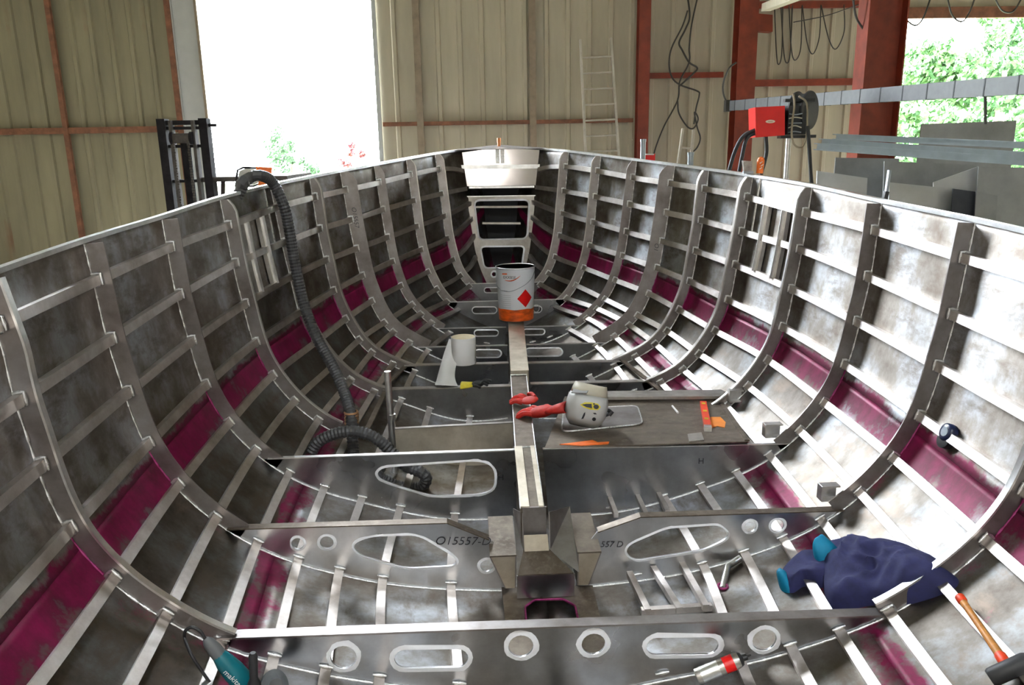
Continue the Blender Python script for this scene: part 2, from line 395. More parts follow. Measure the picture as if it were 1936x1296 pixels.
for side, th in ((-1, 7), (1, 20)):
    yG = FY['G']; a_ = hp(yG, th-1, side, .06); b_ = hp(yG, th+1, side, .06); d_ = (b_-a_); an = math.atan2(d_.z, d_.x)
    text_mesh('O15557' if side < 0 else 'O1', .05, Matrix.Translation((a_.x, yG-.003, a_.z)) @ Matrix(((1, 0, 0, 0), (0, 0, -1, 0), (0, 1, 0, 0), (0, 0, 0, 1))) @ Matrix.Rotation(an, 4, 'Z'), 'handwriting', M['ink'], [o for o in boat.children if o.name.startswith('frame')][12 if side < 0 else 13], shear=.2, off=-.0004)
# floor plates ------------------------------------------------------
def hull_line(y, a, b, side, n=24, off=-.002):
    return [(v.x, v.z) for v in (hp(y, a+(b-a)*i/n, side, off) for i in range(n+1))]
def circ(c, r, n=20): return [(c[0]+r*math.cos(2*math.pi*i/n), c[1]+r*math.sin(2*math.pi*i/n)) for i in range(n)]
def slot(a, b, r, n=9):
    d = math.atan2(b[1]-a[1], b[0]-a[0]); o = []
    for i in range(n): t = d-math.pi/2+math.pi*i/(n-1); o.append((b[0]+r*math.cos(t), b[1]+r*math.sin(t)))
    for i in range(n): t = d+math.pi/2+math.pi*i/(n-1); o.append((a[0]+r*math.cos(t), a[1]+r*math.sin(t)))
    return o
def rounded(poly, r=.03, n=5):
    out = []; m = len(poly)
    for i in range(m):
        p = Vector(poly[i]); a = Vector(poly[i-1]); b = Vector(poly[(i+1) % m])
        la = min(r, (a-p).length*.45); lb = min(r, (b-p).length*.45); pa = p+(a-p).normalized()*la; pb = p+(b-p).normalized()*lb
        for k in range(n+1):
            t = k/n; v = pa*(1-t)**2+p*2*t*(1-t)+pb*t*t; out.append((v.x, v.y))
    return out
def rims(plate, holes, y, w=.012, mat='rim'):
    for h in holes:
        cx = sum(p[0] for p in h)/len(h); cz = sum(p[1] for p in h)/len(h); A = []; B = []; n = len(h)
        for i, p in enumerate(h):
            a = Vector(h[i-1]); b = Vector(h[(i+1) % n]); t = (b-a).normalized(); nn = Vector((t.y, -t.x))
            if nn.dot(Vector((p[0]-cx, p[1]-cz))) < 0: nn = -nn
            ww = w*(1+.45*noise.noise((p[0]*30, p[1]*30, y)))
            A.append(Vector((p[0], y-.0035, p[1]))); B.append(Vector((p[0]+nn.x*ww, y-.0005, p[1]+nn.y*ww)))
        A2 = [v+Vector((0, .012, 0)) for v in A]
        mb = MB(); mb.strip(A, B, True); mb.strip(A2, A, True); mb.build('ground_rim', M[mat], plate, 60, 'bright ground edge of cut-out')
def top_flange(plate, pts, y, w, mat, h=.008, back=.0):
    mb = MB()
    for a, b in zip(pts[:-1], pts[1:]):
        A = Vector((a[0], y-w*.35+back, a[1])); B = Vector((b[0], y-w*.35+back, b[1])); e = Vector((0, w, 0)); u = Vector((0, 0, h))
        mb.hexa([A, A+u, A+e, A+e+u, B, B+u, B+e, B+e+u])
    mb.build('flange', M[mat], plate)
def weld_line(plate, y, a, b, side, mat='weld'):
    n = 60; mb = MB(); mb.tube([hp(y-.004, a+(b-a)*i/n, side, .006) for i in range(n+1)], [.005+.003*abs(math.sin(i*1.3)) for i in range(n+1)], 6)
    for s in range(7, 12):
        th = sth(s, y)
        if a < th < b:
            c = hp(y-.006, th, side, .046); t = sec_tan(y, th, side); mb.tube([c-t*.028, c, c+t*.028], [.005, .009, .005], 6)
    mb.build('weld_bead', M[mat], plate, 60)
# A: one plate right across, six cut-outs
yA = FY['A']
hA = [circ((-.865, -.314), .052), slot((-.625, -.335), (-.415, -.343), .042), circ((-.162, -.302), .05), circ((.13, -.308), .048), slot((.385, -.333), (.60, -.342), .04), circ((.829, -.327), .05)]
outA = [(-1.36, -.2), (1.37, -.236)]+hull_line(yA, 47, 90, 1)+hull_line(yA, 90, 46, -1)
pA = bpart(flat_plate(outA, hA, yA, .008, 'floor_plate', M['plate'], boat, 'nearest floor plate with round and slotted lightening holes'))
rims(pA, hA, yA, .02); top_flange(pA, [(-1.36, -.2), (1.37, -.236)], yA, .055, 'frame'); weld_line(pA, yA, 47, 90, -1); weld_line(pA, yA, 47, 90, 1)
# B: two plates, with handwritten numbers
yB = FY['B']
hBl = [circ((-1.195, -.208), .03), circ((-1.056, -.208), .033), circ((-.285, -.37), .032), rounded([(-0.938, -0.225), (-0.846, -0.187), (-0.616, -0.189), (-0.435, -0.32), (-0.437, -0.363), (-0.676, -0.366), (-0.903, -0.284)], .05)]
hBr = [circ((1.029, -.217), .03), circ((1.168, -.217), .033), rounded([(0.407, -0.33), (0.425, -0.288), (0.609, -0.209), (0.874, -0.201), (0.924, -0.252), (0.904, -0.286), (0.799, -0.334), (0.453, -0.376)], .04)]
tl = [(-1.52, -.116), (-.472, -.128), (-.269, -.227)]; tr = [(.266, -.209), (.475, -.138), (1.52, -.148)]
pBl = bpart(flat_plate(tl+[(-.2, -.3), (-.16, -.50)]+hull_line(yB, 85, 42, -1), hBl, yB, .008, 'floor_plate', M['plateb'], boat, 'port floor plate with elongated cut-out and handwritten number'))
pBr = bpart(flat_plate([(.16, -.50), (.2, -.3)]+tr+hull_line(yB, 42, 85, 1), hBr, yB, .008, 'floor_plate', M['plateb'], boat, 'starboard floor plate with elongated cut-out'))
for p_, h_, t_, sd_ in ((pBl, hBl, tl, -1), (pBr, hBr, tr, 1)):
    rims(p_, h_, yB, .012); top_flange(p_, t_, yB, .05, 'brown', .006); weld_line(p_, yB, 43, 85, sd_)
MX = Matrix(((1, 0, 0, 0), (0, 0, -1, 0), (0, 1, 0, 0), (0, 0, 0, 1)))     # text plane -> X-Z plane facing -y
text_mesh('O15557-D', .062, Matrix.Translation((-.4, yB-.003, -.232)) @ MX @ Matrix.Rotation(R_(-3), 4, 'Z'), 'handwriting', M['ink'], pBl, shear=.25, off=-.0006)
text_mesh('557 D', .045, Matrix.Translation((.335, yB-.003, -.283)) @ MX @ Matrix.Rotation(R_(-3), 4, 'Z'), 'handwriting', M['ink'], pBr, shear=.2, off=-.0004)
# C
yC = FY['C']
hCl = [rounded([(-0.895, -0.159), (-0.854, -0.125), (-0.295, -0.108), (-0.22, -0.154), (-0.223, -0.285), (-0.3, -0.315), (-0.591, -0.313), (-0.874, -0.203)], .07)]
pCl = bpart(flat_plate([(-1.52, -.049), (-.087, -.052)]+hull_line(yC, 87, 41, -1), hCl, yC, .008, 'floor_plate', M['plate'], boat, 'port floor plate with long rounded opening showing the hose'))
pCr = bpart(flat_plate([(.06, -.051), (1.52, -.074)]+hull_line(yC, 41, 87, 1), [], yC, .008, 'floor_plate', M['plate'], boat, 'dark plain starboard floor plate'))
rims(pCl, hCl, yC, .014); top_flange(pCl, [(-1.5, -.049), (-.087, -.052)], yC, .03, 'bright', .006); top_flange(pCr, [(.06, -.051), (1.52, -.074)], yC, .02, 'bright', .006)
weld_line(pCl, yC, 42, 86, -1); weld_line(pCr, yC, 42, 86, 1)
text_mesh('H', .05, Matrix.Translation((-.185, yC-.003, -.215)) @ MX, 'handwriting', M['ink'], pCl)
text_mesh('H', .05, Matrix.Translation((.985, yC-.003, -.16)) @ MX, 'handwriting', M['ink'], pCr)
# D: port half only (the tank top covers the other side)
yD = FY['D']
pDl = bpart(flat_plate([(-.876, -.142), (-.07, -.127)]+hull_line(yD, 87, 59, -1), [], yD, .008, 'floor_plate', M['cream'], boat, 'smooth port floor plate with a warm reflection put into its cream colour'))  # cream colour stands in for the warm reflection on this plate
top_flange(pDl, [(-.876, -.142), (-.07, -.127)], yD, .03, 'bariso', .006)
# E..J
def pair(k, zl, xl, zr, xr, gl, gr, te, sl, fw, mat='plate', fm='bariso'):
    y = FY[k]
    for sd_, pts in ((-1, [(xl, zl), (gl, zl-.006)]), (1, [(gr, zr+.006), (xr, zr)])):
        out = pts+(hull_line(y, 88, te, -1) if sd_ < 0 else hull_line(y, te, 88, 1))
        hs = [slot(*s_) for s_ in sl if (s_[0][0] < 0) == (sd_ < 0)]
        q = bpart(flat_plate(out, hs, y, .008, 'floor_plate', M[mat], boat)); rims(q, hs, y, .011)
        if fw: top_flange(q, pts, y, fw, fm, .007)
        weld_line(q, y, te, 87, sd_)
pair('E', -.078, -1.0, -.08, .98, -.05, .09, 54, [], .06)
pair('F', -.03, -.88, -.048, .87, -.05, .10, 57, [], .06)
pair('G', .026, -.80, .015, .83, -.04, .12, 57, [((-.29, -.042), (-.13, -.046), .03), ((.14, -.042), (.39, -.048), .03)], .02, fm='bright')
pair('H', .077, -.66, .065, .68, -.03, .13, 61, [((-.29, .027), (-.13, .025), .024), ((.15, .025), (.29, .022), .022)], .018, fm='bright')
for k, z, x, te, sl in (('I', .228, .57, 62, [((-.30, .145), (-.13, .141), .028), ((.13, .14), (.30, .138), .028)]), ('J', .325, .40, 67, [((-.18, .259), (-.07, .257), .022), ((.07, .257), (.18, .256), .022)])):
    y = FY[k]; hs = [slot(*s_) for s_ in sl]
    q = bpart(flat_plate([(-x, z), (x, z)]+hull_line(y, te, 90, 1)+hull_line(y, 90, te, -1), hs, y, .008, 'floor_plate', M['plate'], boat)); rims(q, hs, y, .01); top_flange(q, [(-x, z), (x, z)], y, .016, 'bright', .006)
# K: bow bulkhead with two openings, breasthook plate above
yK = FY['K']
kh = [rounded([(-.272, 1.115), (.278, 1.11), (.25, .728), (-.234, .728)], .05), rounded([(-.22, .64), (.222, .635), (.19, .43), (-.187, .43)], .04), circ((-.094, .355), .022, 14)]
ko = [(-.36, 1.16), (.36, 1.156)]+[(min(x, .36), z) for x, z in hull_line(yK, 17, 84, 1)]+[(max(x, -.36), z) for x, z in hull_line(yK, 84, 17, -1)]
bk = bpart(flat_plate(ko, kh, yK, .01, 'bulkhead', M['bariso'], boat, 'bow bulkhead with two dark rounded openings')); rims(bk, kh, yK, .018)
top_flange(bk, [(-.36, 1.16), (.36, 1.156)], yK, .03, 'bright', .01)
M['smooth'] = alu('smooth_bow_plate', (.26, .24, .235), (.33, .31, .305), .13, .16, 2, bmp=0)
ub = bpart(flat_plate([(-.435, 1.60), (0, 1.645), (.445, 1.612), (.425, 1.262), (-.41, 1.268)], [], yK+.05, .008, 'breasthook_plate', M['smooth'], boat, 'bright smooth plate across the bow below the rail'))
for v in ub.data.vertices: v.co.y += .026*(v.co.z-1.42)-.018*(v.co.x+.15)
mb = MB(); mb.bar((-.42, yK+.035, 1.46), (.43, yK+.035, 1.452), .04, .04); mb.build('stiffener', M['bright'], ub)
mb = MB(); mb.bar((-.33, yK+.03, 1.255), (.34, yK+.03, 1.25), .06, .02); mb.build('flange', M['bright'], ub)
for dx in (-.03, .02):
    mb = MB(); mb.bar((dx, yK+.03, 1.49), (dx, yK+.03, 1.64), .014, .04, (1, 0, 0)); mb.build('stiffener', M['weld'], ub)
for z, w in ((1.05, .30), (.88, .2)):
    mb = MB(); mb.bar((-w, yK+.14, z), (w, yK+.14, z-.01), .08, .02); bpart(mb.build('bow_shelf', M['bariso'], boat))
mb = MB(); mb.prism([(-.5, yK+.055, 1.262), (.5, yK+.055, 1.262), (.02, 8.6, 1.262), (-.02, 8.6, 1.262)], (0, 0, .008)); bpart(mb.build('bow_light_cover', M['frame'], boat))  # lower unseen cover, added to block light from above the bow openings
mb = MB(); mb.prism([(-.47, yK-.01, 1.628), (.47, yK-.01, 1.63), (.03, 8.68, 1.668), (-.03, 8.68, 1.668)], (0, 0, .006)); bpart(mb.build('bow_light_cover', M['frame'], boat))  # unseen cover at the sheer, added to keep the bow interior dark
mb = MB(); mb.box((0, 8.6, 1.1), (.05, .1, 1.1)); bpart(mb.build('stem', M['brown'], boat))
mb = MB(); mb.cyl((0, 8.5, 1.63), (0, 8.5, 1.73), .016, 10); mb.cyl((0, 8.5, 1.70), (0, 8.5, 1.745), .02, 10); bpart(mb.build('stem_fitting', plain('copper', (.62, .24, .1), .4, .8), boat, 40, 'small copper coloured fitting on the stem head'))
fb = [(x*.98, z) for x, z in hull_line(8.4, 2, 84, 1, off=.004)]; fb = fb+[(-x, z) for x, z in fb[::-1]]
bpart(flat_plate(fb, [], 8.4, .006, 'bow_shade_sheet', plain('bow_shade_black', (.012, .012, .014), .8, 0, .2, 4), boat, 'added black sheet giving the shade seen through the bow openings'))  # black sheet added to paint the shade inside the bow
# centre girder
g1 = [(-.055, 3.50, -.075), (-.04, 4.2, -.035), (.0, 5.5, .012)]; g2 = [(.012, 5.56, .035), (.03, 6.1, .075), (.062, 6.98, .175)]
def girder(pts, w, dep, mat, lab):
    A = [Vector(p)+Vector((-w/2, 0, 0)) for p in pts]; B = [Vector(p)+Vector((w/2, 0, 0)) for p in pts]; dz = Vector((0, 0, -dep))
    mb = MB(); mb.slab(A, B, [v+dz for v in B], [v+dz for v in A]); o = bpart(mb.build('centre_girder', M[mat], boat, None, lab)); return o
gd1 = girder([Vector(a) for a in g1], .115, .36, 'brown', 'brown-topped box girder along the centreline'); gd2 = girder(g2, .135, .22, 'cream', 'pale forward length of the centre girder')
mb = MB()
for (a, b, w) in (((-.056, 3.50, -.068), (-.046, 4.2, -.028), .115),):
    mb.bar((a[0]-.035, a[1], a[2]), (b[0]-.035, b[1], b[2]), .045, .006); mb.bar((a[0]+.045, a[1], a[2]), (b[0]+.045, b[1], b[2]), .024, .006)
mb.build('cover_strip', M['cream'], gd1, None, 'pale strip on the girder top')
mb = MB()
for s_ in (-1, 1): mb.tube([Vector(p)+Vector((s_*.0575, 0, 0)) for p in g1], .003, 6)
mb.tube([(-.06, 5.5, .016), (.06, 5.5, .016)], .008, 6); mb.tube([(-.1, 4.2, -.035), (.02, 4.2, -.035)], .007, 6); mb.build('weld_bead', M['weld'], gd1, 60)
# tank top with its lid
tz = -.052
tt = [(.02, 4.215), (1.36, 4.205), (1.30, 4.95), (.05, 5.19)]
tt = [(p[0], p[1]) for p in [(0.072, 4.202, -0.052), (1.25, 4.195, -0.052), (1.322, 4.98, -0.052), (0.299, 5.148, -0.052)]]
mb = MB(); mb.prism([(x, y, tz) for x, y in tt], (0, 0, .008)); tank = bpart(mb.build('tank_top', M['brown'], boat, None, 'flat brown grimy tank top panel on the starboard side'))
lid = [(x, y) for x, y, z in [(0.255, 4.855, -0.04), (0.75, 4.88, -0.04), (0.712, 4.523, -0.04), (0.196, 4.435, -0.04)]]
lr = rounded(lid, .06); mb = MB(); mb.prism([(x, y, tz+.008) for x, y in lr], (0, 0, .008)); ldo = mb.build('hatch_lid', M['frame'], tank, None, 'paler rounded lid plate')
mb = MB(); mb.tube([(x, y, tz+.014) for x, y in lr], .006, 6, closed=True); mb.build('weld_bead', M['weld'], ldo, 60)
fe = [(0.31, 5.02, -0.03), (1.318, 4.936, -0.03), (1.455, 5.075, -0.03), (0.325, 5.149, -0.03)]
mb = MB(); mb.prism(fe, (0, 0, .02)); mb.build('angle_bar', M['bariso'], tank, None, 'raised edge bar at the far side')
mb = MB(); mb.bar((*tt[1], tz+.012), (*tt[2], tz+.012), .03, .012); mb.build('angle_bar', M['brown'], tank)
# longitudinal side bars between floors E, F and D
for a, b in (((-1.0, FY['E'], -.07), (-.87, FY['F'], -.03)), ((.97, FY['E'], -.07), (.86, FY['F'], -.035)), ((.98, FY['E'], -.08), (1.06, 5.1, -.10)), ((-.98, FY['E'], -.085), (-1.03, FY['D'], -.13)), ((-.86, FY['D'], -.15), (-.98, FY['E'], -.085))):
    mb = MB(); mb.bar(a, b, .035, .012); bpart(mb.build('tie_bar', M['brown'], boat))
# stanchion tube on port side
mb = MB(); mb.cyl((-.84, 4.62, -.36), (-.85, 4.62, .325), .021, 14); mb.cyl((-.84, 4.62, .02), (-.84, 4.62, .05), .026, 14); bpart(mb.build('stanchion_tube', M['bright'], boat, 40, 'short upright aluminium tube'))
# keel trunk structure at B
def bracket(x0, x1, xb0, xb1):
    mb = MB()
    yf, yn = 3.74, 3.385; zf, zn, zb = -.238, -.268, -.455
    mb.hexa([(x0, yn, zn), (x0, yn, zn+.008), (x0, yf, zf), (x0, yf, zf+.008), (x1, yn, zn), (x1, yn, zn+.008), (x1, yf, zf), (x1, yf, zf+.008)])
    o = bpart(mb.build('keel_bracket', M['brown'], boat, None, 'bracket with a dark grimy sloping top'))
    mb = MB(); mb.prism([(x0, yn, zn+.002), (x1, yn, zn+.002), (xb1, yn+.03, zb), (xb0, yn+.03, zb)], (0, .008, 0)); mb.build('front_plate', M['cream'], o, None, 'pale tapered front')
    for xa, xb in ((x0, xb0), (x1, xb1)):
        mb = MB(); mb.prism([(xa, yn, zn), (xa, yf, zf), (xb, yf, zb), (xb, yn+.03, zb)], (.006 if xa == x0 else -.006, 0, 0)); mb.build('side_plate', M['frame'], o)
bracket(-.27, -.142, -.20, -.145); bracket(.152, .268, .155, .215)
mb = MB(); mb.box((-.045, 3.5, -.19), (.115, .01, .24)); mb.cur = 0; kt = bpart(mb.build('keel_trunk_end', M['frame'], boat))
mb = MB(); mb.prism([(-.10, 3.46, -.20), (.015, 3.46, -.20), (.02, 3.44, -.275), (-.10, 3.44, -.275)], (0, .006, 0)); mb.build('pad', M['cream'], kt)
mb = MB(); mb.prism([(-.105, 3.45, -.28), (.025, 3.45, -.28), (.125, 3.32, -.335), (-.14, 3.32, -.335)], (0, 0, .006)); mb.build('slope_plate', M['brown'], kt)
mb = MB(); mb.prism([(-.145, 3.32, -.335), (.13, 3.32, -.335), (.13, 3.33, -.46), (-.145, 3.33, -.46)], (0, .008, 0)); mb.build('cross_plate', M['plate'], kt)
for x0, x1 in ((-.14, -.105), (.15, .025)):
    mb = MB(); mb.prism([(x0, 3.33, -.335), (x0, 3.7, -.17), (x1, 3.5, -.1), (x1, 3.46, -.28)], (.004, 0, 0)); mb.build('cheek_plate', M['frame'], kt)
# keelson plate with a well
well = rounded([(-.115, 3.16), (.125, 3.14), (.125, 3.27), (.075, 3.33), (-.06, 3.335), (-.11, 3.28)], .01)
kp = [(-.215, 3.46), (.235, 3.44), (.22, 2.75), (-.20, 2.75)]
cu = bpy.data.curves.new('c', 'CURVE'); cu.dimensions = '2D'; cu.fill_mode = 'BOTH'; cu.extrude = .004
for pts in (kp, well):
    sp = cu.splines.new('POLY'); sp.points.add(len(pts)-1); sp.use_cyclic_u = True
    for p, q in zip(sp.points, pts): p.co = (q[0], q[1], 0, 1)
t_ = bpy.data.objects.new('c', cu); me = bpy.data.meshes.new_from_object(t_); bpy.data.objects.remove(t_); me.transform(Matrix.Translation((0, 0, -.478))); me.materials.clear(); me.materials.append(M['brown']); me.name = 'keelson_plate'
ks = bpart(link('keelson_plate', me, boat, 'brown flat plate over the keel with a chamfered well'))
mb = MB(); mb.tube([(x, y, -.474) for x, y in well], .006, 6, closed=True); mb.build('well_rim', M['weld_dye'], ks, 60)
# extra short bars on the bottom
for pts, w in (([(0.418, 3.443, -0.42), (0.436, 3.109, -0.42)], .03), ([(0.546, 3.483, -0.42), (0.582, 3.11, -0.42)], .03), ([(0.692, 3.531, -0.41), (0.702, 3.106, -0.41)], .03), ([(0.41, 3.131, -0.43), (0.738, 3.143, -0.43)], .03), ([(0.455, 4.309, -0.38), (0.452, 3.994, -0.38)], .026), ([(0.617, 4.287, -0.37), (0.615, 3.959, -0.37)], .026), ([(0.742, 4.276, -0.36), (0.735, 3.961, -0.36)], .026)):
    mb = MB(); mb.bar(pts[0], pts[1], w, .03); bpart(mb.build('bottom_bar', M['bar'], boat))
dp = [hp(*q[:3], .03) for q in [(3.457, 59.17, 1), (3.422, 61.45, 1)]]+[hp(*q[:3], .0) for q in [(3.301, 63.54, 1)]]
mb = MB(); mb.tube([dp[0], dp[1], dp[2]], .017, 10); bpart(mb.build('drain_pipe', M['bright'], boat, 40, 'short bent drain pipe')); mb = MB(); mb.tube([dp[2]+Vector((.024*math.cos(a), .024*math.sin(a), .012)) for a in [i*.524 for i in range(12)]], .007, 6, closed=True); bpart(mb.build('weld_bead', M['weld_dye'], boat, 60))
# small welded U brackets on starboard bilge
for (x, y, z, sx) in ((1.40, FY['D']-.02, .0, .09), (1.42, FY['C']+.05, -.02, .10), (1.43, FY['B']+.03, -.08, .09)):
    mb = MB(); mb.box((x-sx/2, y, z+.02), (.008, .05, .075)); mb.box((x, y, z+.056), (sx, .05, .008)); mb.box((x, y, z-.018), (sx, .05, .008)); mb.box((x, y+.02, z+.02), (sx, .006, .07))
    bpart(mb.build('box_bracket', M['bright'], boat))
# chain plates on both topsides in bay D-E
for side in (-1, 1):
    for u in (.30, .62):
        y = FY['D']+(FY['E']-FY['D'])*u; t1, t3 = sth(1, y)+.6, sth(3, y)-.4; ths = [t1+(t3-t1)*i/8 for i in range(9)]
        mb = MB(); a = Vector((0, .035, 0))
        A = [hp(y, th, side, .004) for th in ths]; B = [hp(y, th, side, .03) for th in ths]
        mb.slab([v-a for v in A], [v+a for v in A], [v+a for v in B], [v-a for v in B]); c = bpart(mb.build('chain_plate', M['bariso'], boat, None, 'upright chain plate welded to the topside'))
        mb = MB(); C = [hp(y, th, side, .055) for th in ths]
        for (i0, i1) in ((0, 4), (4, 8)):
            mb.slab([v-a*.1 for v in B[i0:i1+1]], [v+a*.1 for v in B[i0:i1+1]], [v+a*.1 for v in C[i0:i1+1]], [v-a*.1 for v in C[i0:i1+1]])
        mb.build('web', M['bright'], c)
    for u in (.86,):
        y = FY['D']+(FY['E']-FY['D'])*u; ths = [th_top(y)+.4+(sth(2, y)-th_top(y))*i/8 for i in range(9)]; mb = MB()
        mb.tube([hp(y, th, side, .006) for th in ths], .009, 6); bpart(mb.build('stiffener', M['weld'], boat, 60))

# ------------------------------------------------------------------ room shell
GND = -.95; WY = 12.5; TOPZ = 9.0
M['clad'] = plain('cladding_paint', (.43, .38, .28), .55, 0, .13, 1.6, stretch=(2, 2, .35))
M['cladshade'] = plain('shaded_cladding_paint', (.235, .205, .13), .55, 0, .22, 1.3, stretch=(2, 2, .3))  # left panels: weaker light there is put into a darker base colour
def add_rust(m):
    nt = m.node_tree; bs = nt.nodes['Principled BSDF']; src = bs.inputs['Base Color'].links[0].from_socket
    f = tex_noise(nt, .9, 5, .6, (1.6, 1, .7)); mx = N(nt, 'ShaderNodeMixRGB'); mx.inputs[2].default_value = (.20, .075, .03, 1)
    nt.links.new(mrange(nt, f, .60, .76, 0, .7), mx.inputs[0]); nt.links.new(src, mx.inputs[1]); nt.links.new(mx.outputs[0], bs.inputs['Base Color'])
add_rust(M['cladshade'])
M['cladd'] = plain('grey_flashing', (.46, .46, .45), .5, .1, .08, 3)
M['red'] = plain('red_oxide_paint', (.20, .028, .010), .5, 0, .25, 5)
M['rust'] = plain('rusty_rail', (.19, .075, .038), .7, 0, .35, 9)
M['tan'] = plain('dusty_brown_post', (.26, .20, .14), .7, 0, .2, 8)
M['conc'] = plain('concrete_floor', (.34, .33, .31), .8, 0, .15, 2)
M['roof'] = plain('roof_underside', (.30, .29, .25), .7, 0, .1, 2)
M['galv'] = alu('galvanised_steel', (.24, .27, .30), (.38, .41, .45), .35, .55, 9, metal=.8)
M['galvb'] = plain('zinc_coat', (.42, .50, .56), .45, .3, .12, 6)
M['black'] = plain('black_rubber', (.018, .018, .02), .55, 0, .2, 30)
M['cable'] = plain('cable_sheath', (.045, .042, .036), .6, 0, .2, 10)
M['woodw'] = plain('pale_timber', (.55, .50, .38), .6, 0, .15, 6, stretch=(1, 6, 1))
mb = MB(); mb.box((1, 2.2, GND-.05), (19.4, 20.6, .1)); struct(tag(mb.build('floor', M['conc']), 'grey concrete hangar floor under the boat', 'floor'))
mb = MB(); mb.box((0, 34, GND-.16), (140, 86, .1)); struct(tag(mb.build('ground_outside', plain('pale_sunlit_ground', (.20, .22, .13), .9, 0, .2, .3)), 'pale sunlit yard outside the hangar doors', 'ground'))
wb = MB(); wb.box((-6.4, WY+.06, GND+.1), (4.2, .1, .2)); wb.box((2.1, WY+.06, GND+.1), (7.6, .1, .2)); wb.box((7.6, WY+.06, 6.3), (3.6, .1, 5.6)); wb.box((9.95, WY+.06, 4.05), (1.1, .1, 10.0)); wb.box((-2.97, WY+.06, 8.85), (2.7, .1, .3))
wall_back = struct(tag(wb.build('wall_back', M['clad']), 'ribbed beige sheet-metal end wall with door openings', 'wall'))
def sheet_mesh(w, ribs, z0, z1, mat='clad'):
    mb = MB(); xs = []; pit = w/ribs; rw, rd = .045, .034
    for i in range(ribs):
        x = i*pit; xs += [(x, 0), (x+pit-2*rw, 0), (x+pit-1.6*rw, -rd), (x+pit-.5*rw, -rd)]
        xs += [(x+pit-.1*rw, 0)]
    xs.append((w, 0)); A = [Vector((x, y, z0)) for x, y in xs]; B = [Vector((x, y, z1)) for x, y in xs]; mb.strip(A, B)
    me = bpy.data.meshes.new('cladding_sheet'); me.from_pydata(mb.v, [], mb.f); me.materials.append(M[mat]); return me
sm = {}
def clad(x0, x1, y=WY, z0=GND, z1=TOPZ, mat='clad'):
    n = max(1, round((x1-x0)/.894)); w = (x1-x0)/n; rb = max(1, round(w/.298)); key = (round(w, 4), rb, z0, z1, mat)
    if key not in sm: sm[key] = sheet_mesh(w, rb, z0, z1, mat)
    for i in range(n):
        o = link('cladding_sheet', sm[key], wall_back); o.location = (x0+i*w, y, 0)
clad(-8.5, -6.3, mat='cladshade'); clad(-6.3, -4.62, mat='cladshade'); clad(-1.67, 2.24); clad(2.24, 5.95)
def wbar(name, x0, x1, z0, z1, mat, y=WY-.06, d=.06):
    mb = MB(); mb.box(((x0+x1)/2, y, (z0+z1)/2), (x1-x0, d, z1-z0)); return mb.build(name, M[mat], wall_back)
wbar('flashing', -4.60, -4.24, GND, TOPZ, 'cladd', WY-.02, .04); wbar('rail', -4.68, -4.60, GND, TOPZ, 'rust'); wbar('flashing', -4.61, -4.58, GND, TOPZ, 'cladd', WY-.02, .1); wbar('rail', -4.255, -4.215, GND, TOPZ, 'tan')
wbar('rail', -8.5, -4.7, 1.97, 2.06, 'rust'); wbar('rail', -6.355, -6.285, GND, TOPZ, 'rust', WY-.08); wbar('flashing', -1.70, -1.64, GND, TOPZ, 'cladd')
wbar('rail', -1.62, 2.22, 2.0, 2.06, 'rust'); wbar('rail', -1.10, -1.0, GND, TOPZ, 'tan', WY-.08); wbar('rail', .62, .72, GND, TOPZ, 'tan', WY-.08)
wbar('rail', 2.40, 3.60, 2.64, 2.72, 'red'); wbar('rail', 3.86, 5.95, 2.50, 2.60, 'red'); wbar('rail', 3.86, 5.95, 3.62, 3.72, 'red'); wbar('rail', 5.95, 9.4, 3.46, 3.62, 'rust', WY-.03)
mb = MB(); mb.box((-8.55, 2.2, 4.05), (.1, 20.6, 10.1)); struct(tag(mb.build('wall_left', M['clad']), 'beige left side wall outside the view', 'wall'))
mb = MB(); mb.box((10.55, 2.2, 4.05), (.1, 20.6, 10.1)); struct(tag(mb.build('wall_right', M['clad']), 'beige right side wall outside the view', 'wall'))
mb = MB(); mb.box((1, 4.45, TOPZ+.1), (19.2, 16.3, .1)); mb.box((1, -6.25, TOPZ+.1), (19.2, 3.9, .1)); mb.box((-6.5, -4.9, TOPZ+.1), (4.2, 1.9, .1)); mb.box((8.5, -4.9, TOPZ+.1), (4.2, 1.9, .1))  # strip left open behind the camera, added as fill for the end wall
struct(tag(mb.build('ceiling', M['roof']), 'sheet roof with an added unseen light gap behind the photographer', 'ceiling'))
mb = MB(); mb.box((1, -8.1, 4.05), (19.2, .1, 10.1)); struct(tag(mb.build('wall_front', M['clad']), 'closed end wall behind the photographer', 'wall'))

# columns and beams
def hcol(name, x0, x1, y, dep, lab, mat='red', z1=TOPZ, rot=0):
    o = thing(name, lab, 'column', None, ((x0+x1)/2, y, GND)); t = .016
    for nm, xa, xb, ya, yb in (('flange', x0, x1, y-dep/2, y-dep/2+t), ('flange', x0, x1, y+dep/2-t, y+dep/2), ('web', (x0+x1)/2-.008, (x0+x1)/2+.008, y-dep/2+t, y+dep/2-t)) if not rot else (('flange', x0, x0+t, y-dep/2, y+dep/2), ('flange', x1-t, x1, y-dep/2, y+dep/2), ('web', x0+t, x1-t, y-.01, y+.01)):
        mb = MB(); mb.box(((xa+xb)/2, (ya+yb)/2, (GND+z1)/2), (xb-xa, yb-ya, z1-GND)); p = mb.build(nm, M[mat], o); p.matrix_parent_inverse = Matrix.Translation(-o.location)
    return o
hcol('steel_column', 2.23, 2.40, 12.25, .2, 'slim red steel column beside the tall ladder')
c2 = hcol('steel_column', 3.58, 3.85, 11.85, .28, 'red steel column behind the red wire feeder')
c3 = hcol('steel_column', 4.06, 4.50, 9.0, .26, 'broad red steel column beside the right-hand opening', rot=1)
